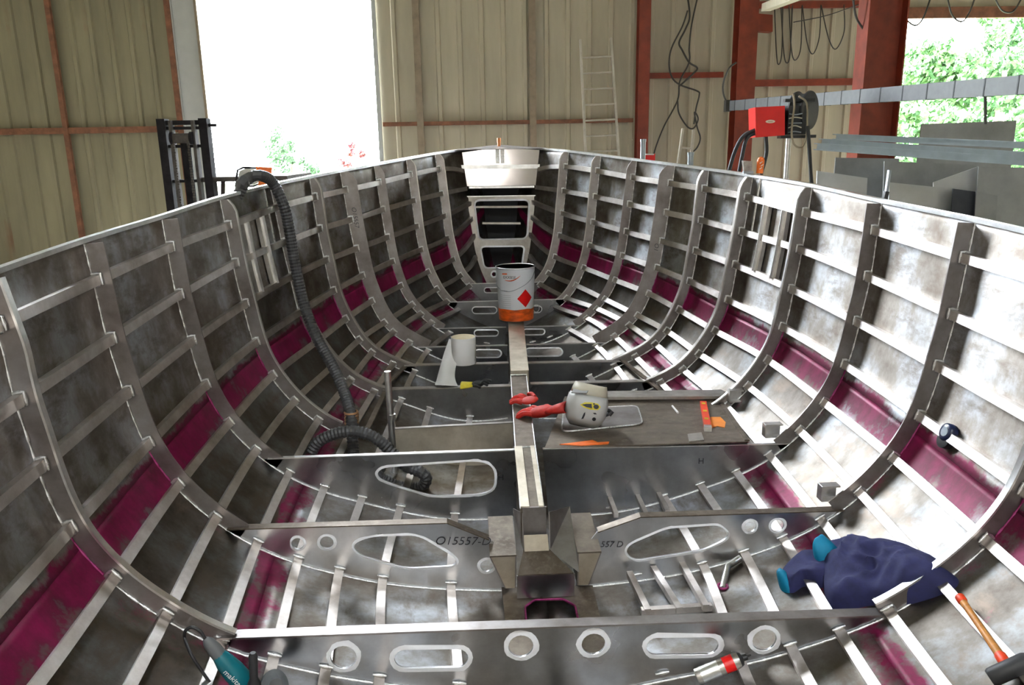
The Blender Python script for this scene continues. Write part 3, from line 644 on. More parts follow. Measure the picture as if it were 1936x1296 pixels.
mb = MB(); a = [(3.829, 11.8, 3.458), (4.085, 11.8, 3.434), (4.099, 11.8, 3.206), (3.843, 11.8, 3.223)]; mb.prism(a, (0, .16, 0)); p = mb.build('bracket', M['red'], c2); p.matrix_parent_inverse = Matrix.Translation(-c2.location)
mb = MB(); mb.bar([(3.87, 11.5, 3.485)][0], [(3.332, 7.5, 3.16)][0], .12, .10); tag(mb.build('timber_beam', M['woodw']), 'pale timber beam slanting in at the top beside the red column', 'beam')
# cable duct
mb = MB(); A = Vector([(3.449, 11.5, 2.177)][0]); B = Vector([(3.847, 5.2, 2.005)][0]); t = (B-A); L = t.length
duct = thing('cable_duct', 'long perforated galvanised cable duct crossing in front of the red columns', 'cable duct', None, tuple(A))
mb = MB(); mb.bar(A, B, .08, .135); q = mb.build('duct', plain('duct_grey', (.125, .13, .135), .6, .1, .1, 14), duct); q.matrix_parent_inverse = Matrix.Translation(-A)
for i in range(17):
    u = (i+.6)/17.5; c = A+t*u; mb = MB(); mb.bar(c-t.normalized()*.007, c+t.normalized()*.007, .086, .142); q = mb.build('joint_strip', plain('duct_joint', (.03, .032, .035), .6, .2) if i == 0 else bpy.data.materials['duct_joint'], duct); q.matrix_parent_inverse = Matrix.Translation(-A)
mb = MB(); c = A+t*.985; mb.bar((c.x, c.y, c.z), (c.x, c.y, c.z-1.0), .02, .02); 
mb = MB(); hg = [(4.057, 6.7, 2.0), (4.088, 6.7, 1.763)]; mb.cyl(hg[0], hg[1], .012, 8); q = mb.build('hanger_rod', M['cable'], duct); q.matrix_parent_inverse = Matrix.Translation(-A)
mb = MB(); mb.box(A+Vector((-.05, .02, 0)), (.08, .1, .16)); q = mb.build('end_cap', M['cable'], duct); q.matrix_parent_inverse = Matrix.Translation(-A)

# cables on the wall
def cable(pts, r, label, group=None, mat='cable', name='cable', n=6):
    mb = MB(); mb.tube(catmull(pts, n), r, 6); return tag(mb.build(name, M[mat], None, 80), label, 'cable', group)
cable([(2.964, 12.34, 3.88), (3.025, 12.34, 3.514), (2.968, 12.34, 3.33), (2.878, 12.34, 3.144), (2.93, 12.34, 3.031), (3.042, 12.34, 2.857), (3.166, 12.34, 2.779), (3.12, 12.34, 2.704), (2.947, 12.34, 2.553), (2.899, 12.34, 2.515)], .014, 'dark cable looping down to a knot above the rail of the second wall bay')
cable([(3.135, 12.27, 3.866), (3.042, 12.27, 3.393), (3.015, 12.27, 3.06), (3.029, 12.27, 2.91), (3.0, 12.27, 2.797), (2.887, 12.27, 2.571), (2.864, 12.27, 2.304), (2.664, 12.27, 1.919), (2.534, 12.27, 1.568), (2.515, 12.27, 1.369)], .012, 'dark cable running down to the lower left across the second wall bay')
cable([(2.953, 12.2, 3.566), (2.882, 12.2, 3.348), (2.733, 12.2, 3.054), (2.7, 12.2, 2.831), (2.746, 12.2, 2.643), (2.87, 12.2, 2.528), (3.14, 12.2, 2.433), (3.175, 12.2, 2.371), (3.134, 12.2, 2.18), (3.11, 12.2, 1.949)], .012, 'thin cable hanging in a wide S beside the red column')
cable([(2.828, 12.13, 2.296), (2.858, 12.13, 2.105), (2.995, 12.13, 1.91), (3.093, 12.13, 1.893), (3.153, 12.13, 2.023), (3.092, 12.13, 2.124), (3.141, 12.13, 1.908), (3.197, 12.13, 1.736), (3.137, 12.13, 1.581), (3.01, 12.13, 1.504)], .012, 'thin cable coiled above the short ladder')
cable([(3.521, 11.6, 2.774), (3.418, 11.6, 2.69), (3.344, 11.6, 2.475), (3.376, 11.6, 2.293), (3.483, 11.6, 2.16)], .014, 'black cable curving from the red column to the duct end')
for i, (a, b, c) in enumerate(((1466, 1480, 122), (1476, 1496, 118), (1495, 1516, 114), (1522, 1554, 102), (1563, 1598, 92))):
    loop = [Vector(q) for q in [[(4.33, 12.36, 3.579), (4.385, 12.36, 2.979), (4.428, 12.36, 2.811), (4.467, 12.36, 2.978), (4.459, 12.36, 3.577)], [(4.429, 12.33, 3.61), (4.488, 12.33, 2.974), (4.547, 12.33, 2.829), (4.586, 12.33, 2.973), (4.607, 12.33, 3.608)], [(4.554, 12.3, 3.604), (4.585, 12.3, 3.045), (4.655, 12.3, 2.863), (4.732, 12.3, 3.043), (4.754, 12.3, 3.624)], [(4.757, 12.27, 3.634), (4.811, 12.27, 3.114), (4.914, 12.27, 2.947), (4.993, 12.27, 3.187), (5.045, 12.27, 3.646)], [(5.047, 12.24, 3.663), (5.118, 12.24, 3.181), (5.246, 12.24, 3.008), (5.355, 12.24, 3.253), (5.401, 12.24, 3.659)]][i]]
    for e_ in (loop[0], loop[-1]): e_.y = 12.415; e_.z = 3.66
    cable(loop, .009, 'drooping thin cable loop, %s of five on the third wall bay' % ['first', 'second', 'third', 'fourth', 'fifth'][i], 'cable loops on the third wall bay')
cable([(3.677, 10.0, 3.071), (4.066, 10.0, 3.14), (4.451, 10.0, 3.257), (4.707, 10.0, 3.344)], .006, 'thin straight wire slanting across the top of the third wall bay')
for i, pts in enumerate(([(5.826, 11.6, 3.512), (5.937, 11.6, 3.335), (6.086, 11.6, 3.242), (6.192, 11.6, 3.333), (6.276, 11.6, 3.612)], [(6.504, 11.6, 3.645), (6.613, 11.6, 3.378), (6.764, 11.6, 3.285), (6.859, 11.6, 3.397), (6.93, 11.6, 3.627)], [(7.205, 11.6, 3.604), (7.345, 11.6, 3.427), (7.503, 11.6, 3.412), (7.599, 11.6, 3.566)])):
    cable(pts, .012, 'dark cable loop hanging at the top of the right opening, %s from the column' % ['nearest', 'second', 'third'][i], 'cable loops above the right opening')
cable([(3.919, 9.0, 3.202), (3.974, 9.0, 2.985), (4.056, 9.0, 2.865), (4.121, 9.0, 2.809)], .012, 'grey cable clipped to the broad red column')

# ladders
def ladder(a0, a1, b0, b1, n, z_bot, lab, y0, lean):
    o = thing('ladder', lab, 'ladder'); a0, a1, b0, b1 = map(Vector, (a0, a1, b0, b1))
    def ext(p, q):
        d = (q-p); d = d/abs(d.z); return p + d*(p.z-z_bot)
    ea, eb = ext(a0, a1), ext(b0, b1); ea.y -= lean; eb.y -= lean; o.location = (ea+eb)/2; inv = Matrix.Translation(-o.location)
    for p, q in ((a0, ea), (b0, eb)):
        mb = MB(); mb.bar(p, q, .03, .06, (0, 1, 0)); w = mb.build('stile', M['cream2'], o); w.matrix_parent_inverse = inv
    L = (a0-ea).length
    k = int(L/n)
    for i in range(k):
        u = (.26+i*n)/L
        if u > .97: break
        mb = MB(); mb.cyl(a0+(ea-a0)*u, b0+(eb-b0)*u, .014, 8); w = mb.build('rung', M['cream2'], o, 60); w.matrix_parent_inverse = inv
M['cream2'] = alu('dull_ladder_aluminium', (.42, .39, .32), (.58, .54, .46), .45, .6, 5, metal=.35)
l1 = [(1.364, 12.2, 3.181), (1.418, 12.2, 1.549)]; l2 = [(1.82, 12.2, 3.198), (1.914, 12.2, 1.54)]
ladder(l1[0], l1[1], l2[0], l2[1], .228, GND, 'tall aluminium ladder leaning on the end wall left of the slim red column', 12.2, .6)
l1 = [(2.675, 11.2, 1.868), (2.615, 11.2, 1.422)]; l2 = [(2.833, 11.2, 1.844), (2.789, 11.2, 1.419)]
ladder(l1[0], l1[1], l2[0], l2[1], .30, GND, 'short ladder with only its top showing above the starboard rail', 11.2, .3)

# wire feeder on its pole
wf = thing('wire_feeder', 'red welding wire feeder with black spool on a metal pole beside the cable duct', 'wire feeder', None, (2.93, 8.05, GND)); inv = Matrix.Translation((-2.93, -8.05, -GND))
def wpart(mb, nm, mat, sm=None, lab=None): o = mb.build(nm, mat if not isinstance(mat, str) else M[mat], wf, sm, lab); o.matrix_parent_inverse = inv; return o
M['feedred'] = plain('red_feeder_paint', (.70, .012, .012), .35, 0, .08, 5)
f4 = [Vector(p) for p in [(2.513, 7.9, 1.986), (2.809, 7.9, 1.997), (2.828, 7.9, 1.714), (2.535, 7.9, 1.698)]]
mb = MB(); mb.prism([f4[0], f4[1], f4[2], f4[3]], (.05, .34, 0)); box_ = wpart(mb, 'case', 'feedred')
mb = MB(); cc = (f4[0]+f4[1]+f4[2]+f4[3])/4; cc.y -= .004
mb.prism([(cc.x+.048*math.cos(a), cc.y, cc.z+.016*math.sin(a)) for a in [2*math.pi*i/20 for i in range(20)]], (0, .003, 0)); bd = mb.build('badge', plain('cream_badge', (.8, .72, .55), .5), box_, None, 'small oval cream badge'); bd.matrix_parent_inverse = Matrix.Identity(4)
text_mesh('mmm', .022, Matrix.Translation((cc.x, cc.y-.002, cc.z)) @ MX, 'badge_text', plain('badge_ink', (.5, .1, .05), .5), bd)
mb = MB(); mb.box((2.97, 8.08, 1.86), (.20, .26, .28)); mb.box((2.98, 7.98, 2.05), (.3, .06, .03)); mb.box((2.98, 7.98, 1.70), (.36, .1, .03)); wpart(mb, 'drive_unit', 'black')
SP = Matrix.Translation((3.08, 8.1, 1.955)) @ Matrix.Rotation(R_(-48), 4, 'Z') @ Matrix.Rotation(R_(90), 4, 'Y') @ Matrix.Scale(1.08, 4)
mb = MB(); mb.lathe([(.05, -.07), (.175, -.07), (.178, -.055), (.165, -.05), (.15, 0), (.165, .05), (.178, .055), (.175, .07), (.05, .07)], SP, 32); wpart(mb, 'spool', 'black', 40)
for i in range(5):
    mb = MB(); mb.tube(catmull([(2.87, 7.93, 1.74+.045*i), (2.92, 7.9, 1.75+.04*i+.015*(i % 2)), (2.99, 7.9, 1.74+.045*i)], 5), .006, 6); wpart(mb, 'lead', ['galv', 'woodw'][i % 2])
mb = MB(); mb.tube(catmull([(2.879, 7.88, 2.104), (2.897, 7.88, 1.994), (2.886, 7.88, 1.844), (2.891, 7.88, 1.702), (2.929, 7.88, 1.615), (3.0, 7.88, 1.598), (3.037, 7.88, 1.679), (3.036, 7.88, 1.842), (3.017, 7.88, 2.018), (2.933, 7.88, 2.084)], 5), .010, 6); wpart(mb, 'strap', plain('rope_strap', (.30, .25, .17), .8), 60, 'loose beige strap')
mb = MB(); mb.cyl((2.93, 8.05, GND+.02), (2.93, 8.05, 1.71), .028, 14); wpart(mb, 'pole', 'bright', 40, 'shiny round pole'); mb = MB(); mb.lathe([(.25, 0), (.25, .02), (.05, .03)], Matrix.Translation((2.93, 8.05, GND)), 24); wpart(mb, 'base', 'black')
for pts in ([(2.554, 7.95, 1.776), (2.423, 7.95, 1.711), (2.34, 7.95, 1.548), (2.277, 7.95, 1.289)], [(2.566, 7.95, 1.75), (2.462, 7.95, 1.69), (2.419, 7.95, 1.495), (2.388, 7.95, 1.261)], [(2.655, 7.95, 1.707), (2.67, 7.95, 1.542), (2.632, 7.95, 1.361), (2.596, 7.95, 1.23)], [(3.031, 7.85, 1.8), (3.063, 7.85, 1.587), (3.099, 7.85, 1.329), (3.131, 7.85, 1.119)]):
    mb = MB(); mb.tube(catmull(pts, 6), .02, 8); wpart(mb, 'hose', 'black', 60)

# galvanised bars and sheet metal on the right
bl = [(3.102, 7.8, 1.571), (3.146, 7.8, 1.626), (3.286, 7.8, 1.669)]; br = [(4.664, 6.3, 1.387), (4.654, 6.3, 1.446), (4.64, 6.3, 1.534)]
for i in range(3):
    a, b = Vector(bl[i]), Vector(br[i]); mb = MB(); d = (b-a).normalized(); e = Vector((0, 0, 1)); hh = [.058, .045, .045][i]
    mb.bar(a, b, .09, .008); mb.bar(a+e*hh, b+e*hh, .09, .008); mb.bar(a+e*hh/2+Vector((0, -.042, 0)), b+e*hh/2+Vector((0, -.042, 0)), .008, hh+.008)
    tag(mb.build('galvanised_channel', M['galvb']), 'blue-grey galvanised channel bar, %s of the stack on the right' % ['bottom', 'middle', 'top'][i], 'metal bar', 'galvanised bars on the right')
M['sheetg'] = alu('sheet_dull', (.22, .225, .23), (.32, .325, .33), .45, .6, 2, metal=.6); M['sheetl'] = alu('sheet_light', (.45, .46, .47), (.58, .585, .59), .4, .55, 2, metal=.6)
M['gapshade'] = alu('gap_shade', (.03, .035, .045), (.07, .075, .09), .4, .6, 2, metal=.6)  # near-black colour painting the shade of a gap between sheets
def psheet(pts, mat, lab, lean=.0, low=True):
    P = [Vector(p) for p in pts]
    if low:
        for p in P[2:]: p.z = GND+.02; p.y -= lean
    mb = MB(); mb.prism(P, (0, .012, 0)); return tag(mb.build('metal_sheet', M[mat]), lab, 'metal sheet', 'sheet metal stacked on the right')
psheet([(4.786, 8.9, 1.82), (5.891, 8.9, 1.842), (5.928, 8.9, 0.821), (4.755, 8.9, 0.846)], 'sheetg', 'dark grey metal sheet standing tallest, above the galvanised bars', .0)
psheet([(3.688, 8.6, 1.476), (4.403, 8.6, 1.452), (4.463, 8.6, 0.875), (3.677, 8.6, 0.892)], 'sheetg', 'dull grey sheet behind the broad red column below the bars')
psheet([(4.08, 8.3, 1.434), (5.117, 8.3, 1.376), (5.255, 8.3, 0.767), (4.12, 8.3, 0.792)], 'sheetg', 'blue-grey metal sheet right of the broad red column below the bars', .2)
psheet([(4.858, 7.9, 1.372), (5.982, 7.9, 1.325), (6.128, 7.9, 0.783), (4.931, 7.9, 0.809)], 'sheetg', 'grey metal sheet at the far right edge below the bars', .1)
psheet([(3.095, 7.7, 1.369), (3.608, 7.7, 1.288), (3.648, 7.7, 0.856), (3.134, 7.7, 0.867)], 'sheetl', 'pale sheet leaning left of the broad red column', .1)
psheet([(3.784, 7.6, 1.247), (4.431, 7.6, 1.173), (4.46, 7.6, 0.847), (3.823, 7.6, 0.861)], 'sheetl', 'pale grey sheet just right of the broad red column', .1)
psheet([(4.369, 7.5, 1.179), (4.617, 7.5, 1.143), (4.661, 7.5, 0.799), (4.393, 7.5, 0.805)], 'gapshade', 'narrow black strip standing in for the shaded gap beside the pale grey sheet', .1)
psheet([(4.573, 7.45, 1.152), (4.79, 7.45, 1.107), (4.86, 7.45, 0.748), (4.624, 7.45, 0.753)], 'sheetg', 'small blue-grey offcut sheet at the front of the stack', .1)
psheet([(4.464, 8.0, 1.218), (4.923, 8.0, 1.369), (4.997, 8.0, 0.799), (4.654, 8.0, 0.807)], 'sheetl', 'pale slanting triangular sheet offcut in the stack', .05)

# forklift outside the port side
fk = thing('forklift', 'dark forklift with raised mast and chains beside the left doorway', 'forklift', None, (-3.3, 8.8, GND)); finv = Matrix.Translation((3.3, -8.8, -GND))
M['mast'] = plain('mast_paint', (.022, .020, .022), .9, 0, .3, 8, spec=.08); M['mastp'] = plain('worn_dark_steel', (.085, .075, .068), .85, .1, .3, 12, spec=.12)
def fp(mb, nm, mat, sm=None, lab=None, par=None): o = mb.build(nm, M[mat], par or fk, sm, lab); o.matrix_parent_inverse = finv if par is None else Matrix.Identity(4); return o
for x in (-3.52, -3.09):
    mb = MB(); mb.box((x, 8.7, (GND+2.0)/2), (.085, .14, 2.0-GND)); fp(mb, 'mast_upright', 'mast')
for x in (-3.42, -3.19):
    mb = MB(); mb.box((x, 8.66, (GND+1.98)/2), (.03, .10, 1.98-GND)); fp(mb, 'inner_upright', 'mastp')
for z, h in ((1.96, .045), (1.905, .03), (1.72, .03), (1.36, .03)):
    mb = MB(); mb.box((-3.305, 8.7, z), (.44, .08, h)); fp(mb, 'cross_member', 'mast')
mb = MB(); mb.cyl((-3.40, 8.6, 1.80), (-3.21, 8.6, 1.80), .05, 16); pl = fp(mb, 'chain_roller', 'mastp', 40)
for x in (-3.405, -3.205):
    mb = MB(); mb.cyl((x-.015, 8.6, 1.80), (x+.015, 8.6, 1.80), .065, 18); fp(mb, 'chain_wheel', 'mast', 40)
mb = MB(); mb.cyl((-3.305, 8.68, GND+.2), (-3.305, 8.68, 1.75), .05, 16); fp(mb, 'lift_cylinder', 'mast', 40)
for x in (-3.385, -3.235):
    mb = MB(); z = GND+.5
    while z < 1.8: mb.box((x, 8.56, z), (.026 if int(z*100) % 2 else .018, .016, .022)); z += .027
    fp(mb, 'lift_chain', 'mastp')
mb = MB(); mb.box((-3.02, 8.7, 1.93), (.1, .03, .03)); fp(mb, 'side_stop', 'mast')
mb = MB(); mb.box((-3.3, 9.9, -.1), (1.0, 1.7, .9)); mb.box((-3.3, 10.5, .5), (.95, .6, .35)); fp(mb, 'body', 'mast')
mb = MB(); mb.box((-2.72, 9.3, 1.37), (.9, 1.3, .05)); mb.cyl((-3.1, 8.75, .2), (-3.02, 8.9, 1.36), .025, 8); mb.cyl((-2.3, 8.75, .2), (-2.32, 8.75, 1.36), .02, 8); mb.cyl((-2.3, 9.9, .2), (-2.32, 9.9, 1.36), .02, 8); fp(mb, 'overhead_guard', 'mastp')
mb = MB(); mb.tube(rounded([], 0) if False else [Vector(p) for p in [(-2.517, 7.6, 1.338), (-2.482, 7.6, 1.483), (-2.427, 7.6, 1.506), (-2.271, 7.6, 1.498), (-2.244, 7.6, 1.474), (-2.264, 7.6, 1.367), (-2.346, 7.6, 1.335)]], .010, 6, closed=True); mf = fp(mb, 'mirror_frame', 'mast', 60)
mb = MB(); mb.prism([(-2.497, 7.62, 1.347), (-2.475, 7.62, 1.473), (-2.423, 7.62, 1.496), (-2.287, 7.62, 1.488), (-2.27, 7.62, 1.464), (-2.288, 7.62, 1.372), (-2.35, 7.62, 1.344)], (0, .004, 0)); fp(mb, 'mirror_glass', 'bright')
for x, y in ((-3.85, 9.3), (-2.75, 9.3), (-3.85, 10.5), (-2.75, 10.5)):
    mb = MB(); mb.lathe([(.12, -.09), (.27, -.09), (.3, -.06), (.3, .06), (.27, .09), (.12, .09)], Matrix.Translation((x, y, GND+.3)) @ Matrix.Rotation(R_(90), 4, 'Y'), 24); fp(mb, 'wheel', 'black', 40)
for x in (-3.5, -3.1):
    mb = MB(); mb.bar((x, 8.5, GND+.1), (x, 7.5, GND+.08), .1, .04); fp(mb, 'fork', 'mastp')

# trees and shrubs outside
def tree(loc, h, rx, ncl, nleaf, cols, lab, seed, trunk=True, name='tree', cat='tree', group=None):
    rg = random.Random(seed); t = thing(name, lab, cat, group, loc); x0, y0, z0 = loc
    if trunk:
        mb = MB(); mb.tube([(0, 0, 0), (.1*rg.uniform(-1, 1), 0, h*.35), (.1, .1, h*.7)], [h*.035, h*.025, h*.01], 8); mb.build('trunk', plain('bark_%d' % seed, (.2, .15, .1), .9), t, 60)
    mb = MB()
    for c in range(ncl):
        a = rg.uniform(0, 6.28); rr = rx*math.sqrt(rg.random())*.85; cz = h*rg.uniform(.25 if trunk else .1, .95); f = 1-.55*abs(cz/h-.55)/.45
        cx, cy = rr*f*math.cos(a), rr*f*math.sin(a); cr = rx*rg.uniform(.14, .28)
        for l in range(nleaf):
            d = Vector((rg.gauss(0, 1), rg.gauss(0, 1), rg.gauss(0, 1))).normalized()*cr*rg.random()**.4; p = Vector((cx, cy, cz))+d
            n = (d.normalized()+Vector((rg.gauss(0, .5), rg.gauss(0, .5), rg.gauss(0, .5)))).normalized(); u = n.orthogonal().normalized(); v = n.cross(u); s = rg.uniform(.05, .10)*(h/4)**.5
            mb.add([p-u*s, p+v*s*.5, p+u*s, p-v*s*.5], [(0, 1, 2, 3)]); mb.m[-1] = rg.randrange(len(cols))
    fo = mb.build('foliage', cols, t); fo['kind'] = 'stuff'; return t
def leaf(nm, c):
    m, nt, bs = mat_new(nm); bs.inputs['Roughness'].default_value = .6; nt.links.new(ramp(nt, tex_noise(nt, 3, 3), [(.3, tuple(x*.75 for x in c)), (.7, c)]), bs.inputs['Base Color'])
    tr_ = N(nt, 'ShaderNodeBsdfTranslucent'); tr_.inputs[0].default_value = (*c, 1); mx = N(nt, 'ShaderNodeMixShader'); mx.inputs[0].default_value = .4
    nt.links.new(bs.outputs[0], mx.inputs[1]); nt.links.new(tr_.outputs[0], mx.inputs[2]); nt.links.new(mx.outputs[0], nt.nodes['Material Output'].inputs[0]); return m
LG = [leaf('leaf_bright', (.10, .22, .07)), leaf('leaf_mid', (.05, .13, .045)), leaf('leaf_pale', (.16, .28, .12))]
LP = [leaf('leaf_pink', (.20, .05, .06)), leaf('leaf_rose', (.28, .10, .10))]
LD = [leaf('leaf_far', (.028, .065, .025)), leaf('leaf_far_pale', (.04, .085, .035))]
tree((-6.1, 26, GND), 3.4, 1.1, 34, 60, LD, 'small green tree seen through the left doorway', 1)
tree((-4.9, 27, GND), 2.0, .7, 14, 50, LD, 'low green bush at the foot of the left doorway view', 2, False, 'bush', 'bush')
tree((-3.35, 21, GND), 2.9, .55, 16, 60, LP, 'pinkish shrub at the right edge of the left doorway', 3, False, 'shrub', 'shrub')
TR = [((10.9, 19.0), 5.2, 1.25, 'slim young tree close to the broad red column through the right opening'), ((13.4, 18.6), 6.4, 1.2, 'tall pale green tree in the middle of the right opening'), ((16.0, 18.2), 6.8, 1.3, 'large leafy tree filling the right edge of the right opening'), ((12.4, 23.5), 5.4, 1.6, 'broad leafy tree behind the slim young one in the right opening'), ((15.8, 24.0), 6.6, 1.7, 'dense tree standing behind the tall pale green tree'), ((19.3, 23.0), 7.6, 1.7, 'dense dark tree at the far right beyond the opening')]
for i, ((x, y), h, r, lab) in enumerate(TR): tree((x, y, GND), h, r, 70, 110, LG, lab, 20+i, group='trees beyond the right opening')

# ------------------------------------------------------------------ things in and on the boat
def rmat(loc, rx=0, ry=0, rz=0, s=1.0): return Matrix.Translation(loc) @ Matrix.Rotation(R_(rz), 4, 'Z') @ Matrix.Rotation(R_(ry), 4, 'Y') @ Matrix.Rotation(R_(rx), 4, 'X') @ Matrix.Scale(s, 4)
def xf(o, Mx): o.data.transform(Mx); o.data.update(); return o
def ell(mb, c, r, Mx=Matrix.Identity(4), n=14, m=9):
    vs = []; fs = []
    for i in range(m+1):
        a = math.pi*i/m
        for k in range(n):
            b = 2*math.pi*k/n; vs.append(Mx @ Vector((c[0]+r[0]*math.sin(a)*math.cos(b), c[1]+r[1]*math.sin(a)*math.sin(b), c[2]+r[2]*math.cos(a))))
    for i in range(m):
        for k in range(n): fs.append((i*n+k, i*n+(k+1) % n, (i+1)*n+(k+1) % n, (i+1)*n+k))
    mb.add(vs, fs)
# paint bucket
bx, by, bz, bh = .06, 6.8, .165, .465
bk_ = thing('paint_bucket', 'white open paint pail with orange base and red hazard diamond on the centre girder', 'bucket', None, (bx, by, bz))
M['pail'] = plain('pail_white', (.78, .79, .82), .35, 0, .03, 4); M['pailin'] = plain('pail_inside', (.62, .58, .47), .5, .2, .1, 5)
M['pailorange'] = plain('pail_orange_dip', (.78, .10, .012), .35, 0, .45, 12, stretch=(1, 1, 2)); M['diam'] = plain('hazard_red', (.80, .006, .006), .4, 0, .05)
def pr(z): return .152+.02*z/bh
mb = MB(); mb.lathe([(.0, .0), (pr(0), 0), (pr(.01), .006), (pr(bh*.8), bh*.8), (pr(bh)-.002, bh)], n=40); body = mb.build('body', M['pail'], bk_, 50)
mb = MB(); mb.lathe([(pr(bh)-.004, bh), (pr(0)-.006, .012), (.0, .012)], n=40); mb.build('inside', M['pailin'], bk_, 50, 'dull beige inside')
mb = MB(); mb.tube([(pr(bh)*math.cos(a), pr(bh)*math.sin(a), bh) for a in [2*math.pi*i/40 for i in range(40)]], .005, 8, closed=True); mb.build('rim', M['bright'], bk_, 60, 'rolled metal rim')
mb = MB(); n = 48; lo = []; hi = []
for i in range(n):
    a = 2*math.pi*i/n; h = .105+.012*noise.noise((math.cos(a)*2, math.sin(a)*2, 3)); lo.append(Vector(((pr(0)+.0015)*math.cos(a), (pr(0)+.0015)*math.sin(a), .001))); hi.append(Vector(((pr(h)+.0015)*math.cos(a), (pr(h)+.0015)*math.sin(a), h)))
mb.strip(lo, hi, True); mb.build('orange_band', M['pailorange'], bk_, 60, 'smeared orange-red paint band')
PH0 = math.atan2(0-by, -.305-bx)
def onpail(x, z, e=.002): a = PH0+x/pr(z); r = pr(z)+e; return Vector((r*math.cos(a), r*math.sin(a), z))
def patch(poly, nm, mat, nseg=10):
    mb = MB(); (x0, z0), (x1, z1), (x2, z2), (x3, z3) = poly; vs = []; fs = []
    for i in range(nseg+1):
        for j in range(nseg+1):
            u, v = i/nseg, j/nseg; x = (1-u)*((1-v)*x0+v*x3)+u*((1-v)*x1+v*x2); z = (1-u)*((1-v)*z0+v*z3)+u*((1-v)*z1+v*z2); vs.append(onpail(x, z))
    for i in range(nseg):
        for j in range(nseg): q = i*(nseg+1)+j; fs.append((q, q+1, q+nseg+2, q+nseg+1))
    mb.add(vs, fs); return mb.build(nm, mat, body, 60)
patch([(.01, .205), (.085, .285), (.16, .205), (.085, .125)], 'hazard_diamond', M['diam'])
def pailtext(t, size, x, z):
    o = text_mesh(t, size, Matrix.Identity(4), 'print', M['ink'], body, .0002)
    for v in o.data.vertices: v.co = onpail(x+v.co.x, z+v.co.y, .0025)
    return o
pailtext('EXXBSE', .034, -.055, .392); pailtext('xxxxxxxx', .02, -.115, .272)
for i in range(7): patch([(-.15, .235-i*.018), (-.045, .235-i*.018), (-.045, .231-i*.018), (-.15, .231-i*.018)], 'print_line', plain('print_grey', (.5, .5, .52), .5) if i == 0 else bpy.data.materials['print_grey'], 4)
patch([(-.125, .425), (-.075, .428), (-.075, .417), (-.125, .414)], 'orange_mark', M['pailorange'], 4)
mb = MB(); mb.tube([onpail(-.10+.02*i, .362+.0018*(i-2)**2, .002) for i in range(8)], [.001, .003, .004, .005, .005, .004, .003, .001], 6); mb.build('orange_swoosh', M['pailorange'], body, 60)
mb = MB(); mb.tube(catmull([onpail(.215, .43, .006), onpail(.15, .37, .006), onpail(.06, .315, .006), onpail(-.06, .27, .006), onpail(-.2, .30, .006), onpail(-.24, .42, .006)], 6), .0025, 6); mb.build('bail_handle', M['galv'], bk_, 60, 'thin wire bail hanging down')
mb = MB(); c = Vector((pr(.1)+.022, 0, .085)); mb.tube([c+Vector((.028*math.cos(a), 0, .034*math.sin(a))) for a in [2*math.pi*i/20 for i in range(20)]], .004, 6, closed=True); mb.build('ring_handle', M['bright'], bk_, 60, 'metal ring at the base')
# paper roll
pr_ = thing('paper_roll', 'white paper wiping roll with its end hanging down over a floor flange', 'paper roll', None, (-.405, 6.03, -.022)); pinv = Matrix.Translation((.405, -6.03, .022))
M['paper'] = plain('white_paper', (.80, .78, .76), .8, 0, .03, 3); M['kraft'] = plain('roll_end', (.78, .66, .46), .8, 0, .1, 20)
PM = Matrix.Translation((-.405, 6.03, -.022))
mb = MB(); mb.lathe([(.02, .0), (.096, 0), (.098, .004), (.098, .211), (.096, .215)], PM, 36); mb.lathe([(.025, .19), (.02, .0)], PM, 16); q = mb.build('roll', M['paper'], pr_, 50); q.matrix_parent_inverse = pinv
mb = MB(); mb.lathe([(.095, .2155), (.03, .2165), (.026, .214), (.025, .15)], PM, 32); q = mb.build('end_face', M['kraft'], pr_, 50, 'tan end of the roll'); q.matrix_parent_inverse = pinv
mb = MB(); rows = [[(-0.517, 6.02, 0.182), (-0.438, 6.02, 0.158)], [(-0.557, 6.0, 0.08), (-0.441, 6.0, 0.055)], [(-0.587, 5.93, -0.004), (-0.468, 5.93, -0.02)], [(-0.604, 5.8, -0.043), (-0.475, 5.8, -0.056)], [(-0.611, 5.66, -0.052), (-0.465, 5.66, -0.065)], [(-0.618, 5.55, -0.051), (-0.447, 5.55, -0.069)]]
L_ = catmull([r[0] for r in rows], 4); R2 = catmull([r[1] for r in rows], 4); mb.strip(L_, R2); q = mb.build('loose_end', M['paper'], pr_, 60, 'loose paper tail'); q.matrix_parent_inverse = pinv; so = q.modifiers.new('t', 'SOLIDIFY'); so.thickness = .001
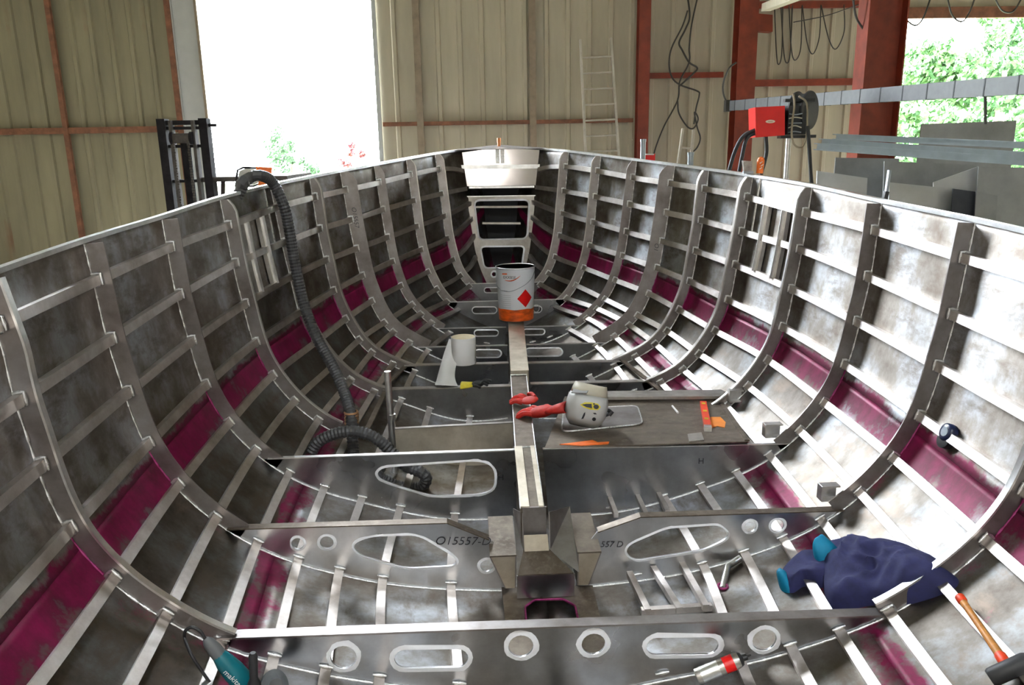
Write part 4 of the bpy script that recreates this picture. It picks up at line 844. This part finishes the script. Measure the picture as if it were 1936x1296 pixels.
# gloves
def glove(nm, lab, mats, Mx, fingers, palm=(.045, .055, .016), cuff=True, flop=.5, seed=1):
    rg = random.Random(seed); t = thing(nm, lab, 'glove'); t.matrix_world = Mx; mb = MB(); ell(mb, (0, 0, .018), palm)
    for i in range(fingers):
        x = -.034+.0225*i; l = [.07, .085, .08, .062][i % 4]*rg.uniform(.85, 1.1); dx = (i-1.5)*.012+rg.uniform(-.01, .01)
        mb.tube(catmull([(x, .03, .018), (x+dx*.6, .03+l*.5, .026+.01*rg.random()), (x+dx, .03+l, .012+.012*rg.random())], 5), [.012]*5+[.0115]*5+[.007], 8)
    mb.tube(catmull([(.035, -.02, .018), (.068, .01, .025), (.082, .04, .014)], 5), [.014]*5+[.012]*5+[.007], 8); mb.build('hand', mats[0], t, 60)
    if cuff:
        mb = MB(); A = []; B = []; C = []
        for i in range(18):
            a = 2*math.pi*i/18; w = 1+.12*math.sin(3*a+seed); A.append((.042*math.cos(a), -.035, .018+.014*math.sin(a))); B.append((.055*w*math.cos(a), -.09, .021+.020*w*math.sin(a))); C.append((.062*w*math.cos(a), -.135, .024+.023*w*math.sin(a)))
        mb.strip([Vector(p) for p in A], [Vector(p) for p in B], True); mb.strip([Vector(p) for p in B], [Vector(p) for p in C], True); q = mb.build('cuff', mats[-1], t, 60); so = q.modifiers.new('t', 'SOLIDIFY'); so.thickness = .003
    return t
M['redlea'] = plain('red_leather', (.52, .022, .014), .65, 0, .35, 14, bmp=.3); M['orlea'] = plain('orange_rubber', (.85, .16, .015), .5, 0, .2, 10); M['blk'] = plain('black_fabric', (.012, .012, .012), .8, 0, .3, 20, bmp=.3); M['yel'] = plain('yellow_trim', (.62, .50, .03), .6, 0, .2, 20)
glove('work_glove', 'red leather welding glove lying against the welding helmet', [M['redlea']], rmat((.10, 4.64, .0), -16, 4, 58, 1.45), 4, palm=(.05, .065, .026), seed=2)
glove('work_glove', 'second red leather glove folded under the first, over the girder edge', [M['redlea']], rmat((.035, 4.86, .012), -8, -10, 66, 1.15), 4, seed=5, cuff=False)
glove('work_glove', 'black work glove with yellow trim draped on a floor flange', [M['blk'], M['yel']], rmat((-.30, 5.54, -.068), 8, 6, -100, .9), 4, palm=(.05, .06, .024), seed=3)
glove('work_glove', 'orange glove hooked over the port rail by the doorway', [M['orlea']], rmat((-1.86, 6.1, 1.40), -84, 4, 8, .95), 4, palm=(.055, .06, .022), seed=4)
og = thing('work_glove', 'upright orange glove finger with white print standing on the starboard rail', 'glove', None, (1.735, 5.56, 1.43))
mb = MB(); mb.tube(catmull([(0, 0, 0), (.002, 0, .05), (.004, 0, .1), (.004, 0, .115)], 4), [.024]*4+[.026]*4+[.022, .02, .016, .010, .004], 12); mb.build('finger', M['orlea'], og, 60); mb = MB()
for z, x in ((.03, -.004), (.05, .004), (.07, -.003)): mb.bar((x-.008, -.0262, z), (x+.009, -.0262, z+.012), .004, .004)
mb.build('print', M['paper'], og)
rg_ = thing('rag_brush', 'grey worn brush end standing beside the orange glove on the starboard rail', 'brush', None, (1.665, 5.6, 1.43)); mb = MB(); mb.hexa([(-.03, -.012, 0), (-.045, -.015, .09), (-.03, .012, 0), (-.045, .015, .09), (.025, -.012, 0), (.022, -.015, .085), (.025, .012, 0), (.022, .015, .085)]); mb.build('bristles', plain('grey_bristle', (.34, .31, .28), .8, 0, .3, 30), rg_); mb = MB(); mb.box((0, 0, .008), (.07, .03, .018)); mb.build('ferrule', M['galv'], rg_)
# welding helmet
hm = thing('welding_helmet', 'grey welding helmet with black and yellow sticker lying on the tank top', 'helmet', None, (.335, 4.52, tz+.018))
M['helm'] = plain('helmet_grey', (.50, .50, .49), .45, 0, .06, 5); M['helmb'] = plain('helmet_beige', (.46, .42, .33), .5, 0, .06, 5)
HM = Matrix.Rotation(R_(-10), 4, 'Z') @ Matrix.Rotation(R_(11), 4, 'Y') @ Matrix.Rotation(R_(-14), 4, 'X')
prof = [(-.02, .085, .06), (.015, .112, .10), (.06, .128, .125), (.11, .130, .132), (.155, .125, .125), (.18, .115, .11)]
def ring(w, d, z, n=20, a0=-100, a1=100):
    o = []
    for i in range(n+1):
        a = R_(a0+(a1-a0)*i/n); c = math.cos(a); s_ = math.sin(a)
        o.append(HM @ Vector((w*math.copysign(abs(s_)**.75, s_), -d*math.copysign(abs(c)**.8, c), z+.02)))
    return o
RG = [ring(w, d, z) for z, w, d in prof]
mb = MB()
for a, b in zip(RG[:-1], RG[1:]): mb.strip(a, b)
sh = mb.build('shell', M['helm'], hm, 50); so = sh.modifiers.new('t', 'SOLIDIFY'); so.thickness = .004
RT = [RG[-1], ring(.108, .085, .215), ring(.098, .04, .243), [HM @ Vector((x, .05, .252)) for x in [-.07+.14*i/20 for i in range(21)]]]; mb = MB()
for a, b in zip(RT[:-1], RT[1:]): mb.strip(a, b)
cr = mb.build('crown', M['helmb'], hm, 50, 'beige top of the helmet'); so = cr.modifiers.new('t', 'SOLIDIFY'); so.thickness = .004
def onh(x, z, e=.004):
    # point on the front of the shell
    k = 0
    while k < len(prof)-2 and z > prof[k+1][0]: k += 1
    t = (z-prof[k][0])/(prof[k+1][0]-prof[k][0]); w = prof[k][1]+(prof[k+1][1]-prof[k][1])*t; d = prof[k][2]+(prof[k+1][2]-prof[k][2])*t
    s_ = max(-1, min(1, math.copysign(abs(x/w)**(1/.75), x))); c = math.sqrt(max(0, 1-s_*s_)); return HM @ Vector((x, -d*c**.8-e, z+.02))
def hpatch(poly, nm, mat, e, par):
    cx = sum(p[0] for p in poly)/len(poly); cz = sum(p[1] for p in poly)/len(poly); mb = MB(); n = len(poly); mb.add([onh(cx, cz, e)]+[onh(cx+(x-cx)*.5, cz+(z-cz)*.5, e) for x, z in poly]+[onh(x, z, e) for x, z in poly], [(0, 1+i, 1+(i+1) % n) for i in range(n)]+[(1+i, n+1+i, n+1+(i+1) % n, 1+(i+1) % n) for i in range(n)]); return mb.build(nm, mat, par, 60)
st = hpatch([(-.045, .115), (-.02, .135), (.02, .143), (.06, .142), (.08, .125), (.068, .105), (.02, .098), (-.02, .104)], 'sticker', M['yel'], .006, sh)
hpatch([(-.035, .117), (-.01, .128), (.022, .134), (.03, .108), (-.005, .109)], 'sticker_print', M['ink'], .008, sh)
hpatch([(.052+.017*math.cos(i*.63), .122+.014*math.sin(i*.63)) for i in range(10)], 'sticker_print', M['ink'], .008, sh); hpatch([(.036+.006*math.cos(i*.63), .136+.005*math.sin(i*.63)) for i in range(10)], 'sticker_print', M['ink'], .008, sh)
hpatch([(-.02, .03), (-.012, .07), (-.005, .078), (-.003, .06), (-.008, .035)], 'scuff_mark', M['ink'], .006, sh); hpatch([(.055+.012*math.cos(i*.63), .045+.012*math.sin(i*.63)) for i in range(10)], 'pivot_knob', M['black'], .007, sh); hpatch([(.04, .082), (.055, .086), (.066, .078), (.05, .075)], 'scuff_mark', M['ink'], .006, sh)
mb = MB(); mb.prism([HM @ Vector(p) for p in ((-.11, -.105, .19), (-.02, -.118, .205), (-.01, -.085, .222), (-.10, -.07, .21))], HM.to_3x3() @ Vector((0, -.004, .006))); mb.build('view_window', plain('window_grey', (.30, .31, .32), .2, 0, .05), hm, None, 'grey viewing window')
mb = MB(); mb.tube(catmull([(.10, .02, .06), (.15, .03, .085), (.178, .05, .07), (.17, .07, .045), (.12, .07, .03)], 5), .012, 8); mb.cyl((.168, .04, .05), (.19, .045, .075), .016, 10); mb.build('headband', M['black'], hm, 60, 'black headband and knob')
# level, orange paper, chalk, small plate, strip on the tank top
lv = thing('spirit_level', 'red-orange spirit level with a metal end lying on the tank top', 'spirit level', None, (1.13, 4.62, tz+.008)); LM = Matrix.Rotation(math.atan2(.115, .5), 4, 'Z').inverted()
mb = MB(); mb.box((0, .02, .014), (.042, .46, .028)); xf(mb.build('body', plain('level_red', (.75, .05, .012), .4, 0, .15, 10), lv), LM)
mb = MB(); mb.box((0, -.232, .0135), (.044, .044, .029)); xf(mb.build('end_block', M['bright'], lv), LM)
for y_ in (.2, .05, -.1): mb = MB(); mb.box((0, y_, .0285), (.024, .03, .003)); xf(mb.build('vial', M['yel'], lv), LM)
op_ = [(x, y, tz+.0085) for x, y, z in [(1.162, 4.62, -0.045), (1.225, 4.613, -0.045), (1.227, 4.514, -0.045), (1.191, 4.423, -0.045), (1.155, 4.454, -0.045), (1.109, 4.422, -0.045)]]
mb = MB(); mb.prism(op_, (0, 0, .003)); tag(mb.build('paper_scrap', plain('orange_paper', (.80, .25, .04), .7, 0, .15, 8)), 'orange paper scrap beside the spirit level', 'paper')
ck = [(0.977, 4.849, -0.045), (0.979, 4.71, -0.045)]; mb = MB(); mb.tube([Vector(ck[0])+Vector((0, 0, .007)), Vector(ck[1])+Vector((0, 0, .007))], .007, 8); tag(mb.build('chalk_stick', M['paper'], None, 60), 'white chalk stick in the middle of the tank top', 'chalk')
mb = MB(); mb.prism([(x, y, tz+.0085) for x, y, z in [(0.937, 4.329, -0.045), (1.026, 4.348, -0.045), (1.006, 4.227, -0.045), (0.914, 4.21, -0.045)]], (0, 0, .006)); tag(mb.build('metal_offcut', M['bariso']), 'small square aluminium offcut near the front edge of the tank top', 'offcut')
mb = MB(); mb.prism([(x, y, tz+.0085) for x, y, z in [(0.162, 4.242, -0.045), (0.264, 4.265, -0.045), (0.361, 4.29, -0.045), (0.386, 4.253, -0.045), (0.455, 4.255, -0.045), (0.443, 4.223, -0.045), (0.287, 4.213, -0.045)]], (0, 0, .004)); tag(mb.build('orange_strap', M['orlea']), 'flat orange strip lying along the front edge of the tank top', 'strap')
# vacuum hose over the port rail
M['hose'] = plain('grey_ribbed_hose', (.055, .055, .058), .5, 0, .2, 20)
def hose(pts, r, par, nm='tube', rib=.0026, step=.011):
    P = catmull(pts, 30); d = [0]
    for a, b in zip(P[:-1], P[1:]): d.append(d[-1]+(b-a).length)
    n = int(d[-1]/step); Q = []; k = 0
    for i in range(n+1):
        s_ = d[-1]*i/n
        while k < len(d)-2 and d[k+1] < s_: k += 1
        t = (s_-d[k])/max(1e-6, d[k+1]-d[k]); Q.append(P[k].lerp(P[k+1], t))
    mb = MB(); mb.tube(Q, [r+(rib if i % 2 else -rib) for i in range(n+1)], 12); return mb.build(nm, M['hose'], par, 25)
vh = thing('vacuum_hose', 'grey ribbed hose arching over the port rail and running down to the bilge', 'hose')
hose([(-2.5, 4.8, GND+.05), (-2.35, 4.95, .4)]+[(-1.797, 5.15, 1.365), (-1.767, 5.15, 1.437)]+[(-1.743, 5.3, 1.478), (-1.681, 5.3, 1.49)]+[(-1.636, 5.42, 1.44)]+[(-1.572, 5.42, 1.281), (-1.549, 5.42, 1.103)]+[(-1.527, 5.4, 0.888)]+[(-1.48, 5.36, 0.618)]+[(-1.386, 5.25, 0.397)]+[(-1.265, 5.1, 0.229)]+[(-1.174, 4.95, 0.088)]+[(-1.119, 4.8, -0.026)]+[(-1.103, 4.7, -0.204)]+[(-1.074, 4.62, -0.298)], .036, vh)
mb = MB(); cpts = [(-1.12, 4.82, 0.003), (-1.117, 4.82, -0.015), (-1.119, 4.82, -0.033), (-1.12, 4.82, -0.051), (-1.121, 4.82, -0.069)]
for p in cpts: p = Vector(p); mb.tube([p+Vector((.041*math.cos(a), .041*math.sin(a), 0)) for a in [2*math.pi*i/16 for i in range(16)]], .007, 6, closed=True)
mb.build('coupling', plain('copper_coupling', (.45, .24, .12), .4, .4), vh, 60, 'copper coloured ribbed coupling')
ch = thing('coiled_hose', 'black ribbed hose looped on the port bottom plating behind the nearest pierced floor plate', 'hose')
hose([Vector(p) for p in [(-1.381, 4.55, -0.326), (-1.351, 4.55, -0.198), (-1.292, 4.55, -0.096), (-1.192, 4.55, -0.045), (-1.069, 4.55, -0.029), (-0.953, 4.55, -0.068), (-0.861, 4.55, -0.154), (-0.769, 4.55, -0.262)]]+[Vector(p) for p in [(-0.671, 4.52, -0.299), (-0.637, 4.52, -0.343), (-0.676, 4.52, -0.401), (-0.79, 4.52, -0.397), (-0.901, 4.52, -0.343), (-0.94, 4.52, -0.295)]]+[Vector(p) for p in [(-0.903, 4.7, -0.338), (-0.752, 4.7, -0.344), (-0.669, 4.7, -0.384)]], .036, ch)
# cloth heaps: jacket
def nearer(P, d): P = Vector(P); v = P-CAM; return CAM+v*(1-d/v.length)
def heap(outline, hgt, seed, mat, nm, par, rings=16, fold=.35, base=.012):
    """closed cloth mound over the hull surface; outline = [(y, theta, side)]"""
    n = len(outline); ds = []
    P2 = []
    for i in range(n):
        a, b = outline[i], outline[(i+1) % n]
        for k in range(4):
            t = k/4; P2.append((a[0]+(b[0]-a[0])*t, a[1]+(b[1]-a[1])*t))
    for _ in range(2): P2 = [tuple((P2[i-1][j]+2*P2[i][j]+P2[(i+1) % len(P2)][j])/4 for j in (0, 1)) for i in range(len(P2))]
    cy = sum(p[0] for p in P2)/len(P2); ct = sum(p[1] for p in P2)/len(P2); sd_ = outline[0][2]; m = len(P2); vs = []; fs = []
    for r in range(rings+1):
        rho = r/rings
        for (py, pt) in P2:
            y, t = cy+(py-cy)*rho, ct+(pt-ct)*rho; q = noise.noise((y*7+seed, t*.23, seed*.7)); q2 = abs(noise.noise((y*13+seed, t*.4+seed, 1.3)))
            h = base+hgt*(max(0, 1-rho**3.5))**.6*(1-fold*.5+fold*q)-.06*hgt*0+hgt*.45*(0.3-q2)*(1-rho**4)
            k_ = min(1, max(0, (1-rho)/.3)); k_ = k_*k_*(3-2*k_); h = max(h, (.085+.035*q)*k_)
            if r == rings: h = .004
            vs.append(hp(y, t, sd_, max(h, .004)))
    for r in range(rings):
        for i in range(m): fs.append((r*m+i, r*m+(i+1) % m, (r+1)*m+(i+1) % m, (r+1)*m+i))
    mb = MB(); mb.add(vs, fs); o = mb.build(nm, mat, par, 75); return o
M['navy'] = plain('navy_cloth', (.018, .020, .085), .85, 0, .2, 25, bmp=.15); M['teal'] = plain('teal_lining', (.0, .20, .36), .7, 0, .2, 12)
jk = thing('work_jacket', 'crumpled navy blue work jacket with teal lining in the starboard bilge', 'jacket')
heap([(3.262, 50.4, 1), (3.307, 47.94, 1), (3.255, 45.52, 1), (3.139, 43.59, 1), (3.081, 43.18, 1), (3.067, 41.64, 1), (2.967, 40.52, 1), (2.83, 39.49, 1), (2.773, 39.78, 1), (2.691, 39.69, 1), (2.666, 40.64, 1), (2.701, 43.67, 1), (2.766, 47.56, 1), (2.829, 48.61, 1), (2.862, 51.67, 1), (2.908, 53.28, 1), (3.039, 52.26, 1)], .13, 3, M['navy'], 'body', jk)
heap([(3.205, 56.55, 1), (3.269, 54.34, 1), (3.289, 51.33, 1), (3.256, 49.31, 1), (3.124, 48.11, 1), (3.041, 49.95, 1), (3.055, 52.25, 1), (3.124, 53.84, 1), (3.091, 55.64, 1), (3.135, 56.81, 1)], .09, 8, M['navy'], 'sleeve', jk, 12)
heap([(3.268, 50.3, 1), (3.304, 49.07, 1), (3.25, 47.89, 1), (3.169, 47.32, 1), (3.117, 48.35, 1), (3.131, 50.94, 1), (3.174, 51.27, 1)], .135, 5, M['teal'], 'lining', jk, 10, base=.03)
heap([(3.213, 56.47, 1), (3.228, 55.48, 1), (3.159, 54.94, 1), (3.095, 55.82, 1), (3.135, 56.81, 1)], .085, 6, M['teal'], 'cuff_lining', jk, 8, base=.025)
# mallet
hd = [(2.631, 41.08, 1), (2.436, 41.94, 1), (2.275, 42.85, 1), (2.201, 43.34, 1)]
hv = [nearer(hp(y, t, s_), .075) for y, t, s_ in hd]
ml = thing('mallet', 'wooden mallet handle with orange-red ends on the starboard bilge', 'mallet'); M['wood'] = plain('ash_wood', (.52, .22, .05), .5, 0, .25, 10, stretch=(1, 5, 1)); M['endred'] = plain('orange_red_dip', (.78, .06, .015), .45, 0, .1)
d0 = (hv[2]-hv[0]); mb = MB(); mb.tube([hv[0]+d0*u for u in (.06, .2, .5, .8, .9)], [.014, .013, .0125, .015, .016], 12); mb.build('handle', M['wood'], ml, 60)
mb = MB(); mb.tube([hv[0]+d0*u for u in (-.02, 0, .07, .09)], [.012, .018, .018, .014], 12); mb.build('grip_end', M['endred'], ml, 60); mb = MB(); mb.tube([hv[0]+d0*u for u in (.86, .88, .98, 1.0)], [.016, .019, .02, .018], 12); mb.build('collar', M['endred'], ml, 60)
hc = hv[0]+d0*1.06; ax = d0.cross(hp(hd[2][0], hd[2][1], 1, .1)-hp(hd[2][0], hd[2][1], 1, 0)).normalized(); mb = MB(); mb.tube([hc-ax*.07, hc-ax*.06, hc+ax*.06, hc+ax*.07], [.026, .031, .031, .026], 16); mb.build('head', M['black'], ml, 50)
# spray can
sc_ = thing('spray_can', 'silver spray can with red band lying against the nearest floor plate', 'spray can', None, (.6, 2.63, -.36)); a, b = [Vector(p) for p in [(0.524, 2.64, -0.411), (0.723, 2.64, -0.329)]]; u_ = (b-a).normalized(); L = (b-a).length; SM = Matrix.Translation(a-Vector((.6, 2.63, -.36))) @ u_.to_track_quat('Z', 'Y').to_matrix().to_4x4()
mb = MB(); mb.lathe([(.02, 0), (.030, .002), (.0315, .008), (.0315, L*.78), (.028, L*.85)], SM, 24); mb.build('body', M['bariso'], sc_, 50)
mb = MB(); mb.lathe([(.0319, L*.55), (.0319, L*.74)], SM, 24); rb = mb.build('red_band', M['diam'], sc_, 60); mb = MB(); mb.lathe([(.0318, L*.1), (.0318, L*.45)], SM, 24); mb.build('label', M['bright'], sc_, 60)
for t_, zz_ in (('GAZ', L*.65),):
    o = text_mesh(t_, .03, Matrix.Identity(4), 'print', M['paper'], sc_, .0002)
    for v in o.data.vertices: an = R_(-70)+v.co.x/.032; v.co = SM @ Vector((.0325*math.cos(an), .0325*math.sin(an), zz_+v.co.y))
for z0, z1, mm in ((.14, .2, M['feedred']), (.28, .33, plain('blue_print', (.05, .06, .4), .5))):
    mb = MB(); P_ = [SM @ Vector((.0322*math.cos(R_(-120+8*i)), .0322*math.sin(R_(-120+8*i)), L*z0)) for i in range(12)]; Q_ = [SM @ Vector((.0322*math.cos(R_(-120+8*i)), .0322*math.sin(R_(-120+8*i)), L*z1)) for i in range(12)]; mb.strip(P_, Q_); mb.build('print_stripe', mm, sc_)
mb = MB(); mb.lathe([(.028, L*.85), (.024, L*.9), (.012, L*.92), (.012, L*1.0), (.004, L*1.01), (.003, L*1.08)], SM, 16); mb.build('nozzle', M['black'], sc_, 50)
# angle grinder
gr_ = thing('angle_grinder', 'teal angle grinder with black side handle beside the nearest floor plate', 'grinder', None, (-1.2, 2.5, -.25)); go = Vector((-1.2, 2.5, -.25)); M['tealp'] = plain('teal_plastic', (.0, .13, .17), .35, 0, .1, 8); M['greyp'] = plain('grey_plastic', (.12, .125, .13), .5, 0, .1, 8)
g = [Vector(p)-go for p in [(-1.322, 2.56, -0.083), (-1.294, 2.56, -0.129), (-1.262, 2.56, -0.184), (-1.204, 2.56, -0.272), (-1.174, 2.56, -0.365)]]
mb = MB(); mb.tube([g[1].lerp(g[2], .3), g[2], g[2].lerp(g[3], .5), g[3], g[4]], [.024, .034, .040, .040, .03], 16); bo = mb.build('motor_body', M['tealp'], gr_, 50)
mb = MB(); mb.tube([g[0], g[0].lerp(g[1], .3), g[1], g[1].lerp(g[2], .45)], [.010, .020, .026, .026], 14); mb.build('tail_grip', M['greyp'], gr_, 50, 'grey rear grip')
w_ = Matrix.Translation(g[3].lerp(g[2], .4)+Vector((.0, -.042, .012))) @ MX @ Matrix.Rotation(R_(-52), 4, 'Z'); text_mesh('makita', .03, w_, 'print', M['paper'], bo)
h0 = [Vector(p)-go for p in [(-1.137, 2.5, -0.11), (-1.15, 2.5, -0.319)]]; mb = MB(); mb.tube([h0[0], h0[0].lerp(h0[1], .06), h0[0].lerp(h0[1], .5), h0[0].lerp(h0[1], .6), h0[1]], [.010, .016, .015, .024, .024], 14); mb.build('side_handle', M['black'], gr_, 50, 'black side handle')
dc = Vector([(-1.094, 2.56, -0.302)][0])-go; DM = Matrix.Translation(dc) @ Matrix.Rotation(R_(58), 4, 'Y') @ Matrix.Rotation(R_(25), 4, 'X'); mb = MB(); mb.lathe([(.01, 0), (.062, 0), (.063, .006), (.01, .008)], DM, 32); mb.build('disc', M['galv'], gr_, 50, 'grey cutting disc'); mb = MB(); mb.lathe([(.03, -.02), (.028, .02)], DM, 20); mb.build('gear_head', M['greyp'], gr_, 50)
mb = MB(); mb.tube(catmull([Vector(p)-go for p in [(-1.319, 2.56, -0.092), (-1.337, 2.56, -0.052), (-1.365, 2.56, -0.035), (-1.39, 2.56, -0.051), (-1.394, 2.56, -0.084)]]+[Vector(p)-go for p in [(-1.353, 2.5, -0.109), (-1.319, 2.5, -0.187), (-1.281, 2.5, -0.267)]], 7), .006, 8); mb.build('power_cord', M['black'], gr_, 60)
# tape measure on the starboard plating
tm_ = thing('tape_measure', 'navy tape measure resting on a stringer of the starboard topside', 'tape measure'); ty, tt_, _ = [(3.262, 26.42, 1)][0]; c0 = hp(ty, tt_, 1, .026); nr = (hp(ty, tt_, 1, .1)-hp(ty, tt_, 1)).normalized(); TM = Matrix.Translation(c0) @ nr.to_track_quat('Z', 'Y').to_matrix().to_4x4()
mb = MB(); mb.lathe([(.03, -.022), (.042, -.018), (.044, 0), (.042, .016), (.033, .022)], TM, 24); mb.build('case', plain('navy_plastic', (.01, .016, .06), .3, 0, .1), tm_, 50); mb = MB(); mb.lathe([(.0, .0235), (.022, .0235), (.023, .021)], TM, 20); mb.build('label', M['galv'], tm_, 60, 'round grey label')
mb = MB(); mb.lathe([(.03, -.022), (.042, -.018), (.042, .016), (.03, .02)], TM @ Matrix.Translation((0, -.035, -.004)), 20); mb.build('tape_body', M['black'], tm_, 50)
# poles and clamp outside the starboard rail
for pts, yy, lab in (([(1.296, 7.4, 1.693), (1.305, 7.4, 1.521)], 7.4, 'galvanised post standing outside the rail below the slim red column'), ([(1.525, 6.6, 1.573), (1.528, 6.6, 1.482)], 6.6, 'short galvanised post top beside the short ladder')):
    mb = MB(); mb.cyl((pts[0][0], yy, pts[0][2]), (pts[0][0], yy, GND), .024, 12); mb.cyl((pts[0][0], yy, pts[0][2]-.02), (pts[0][0], yy, pts[0][2]+.004), .027, 12); tag(mb.build('support_post', M['galv'], None, 40), lab, 'post', 'posts outside the starboard rail')
mb = MB(); mb.box(Vector([(1.399, 7.6, 1.532)][0])+Vector((0, 0, -.12)), (.10, .08, .3)); rb_ = tag(mb.build('red_case', M['feedred']), 'small red case with white edge behind the galvanised post', 'case'); 
mb = MB(); mb.bar(Vector([(1.352, 7.6, 1.558)][0])+Vector((0, -.05, 0)), Vector([(1.434, 7.6, 1.556)][0])+Vector((0, -.05, 0)), .012, .012); mb.build('white_edge', M['paper'], rb_)
cl_ = thing('screw_clamp', 'thin steel clamp lever standing on the starboard rail near the broad red column', 'clamp'); k_ = [(2.028, 4.35, 1.476), (2.022, 4.35, 1.36), (2.014, 4.35, 1.313)]; mb = MB(); mb.bar(k_[0], k_[1], .014, .02, (0, 1, 0)); mb.build('lever', M['galv'], cl_); mb = MB(); mb.bar(k_[1], k_[2], .022, .026, (0, 1, 0)); mb.build('jaw', M['black'], cl_)
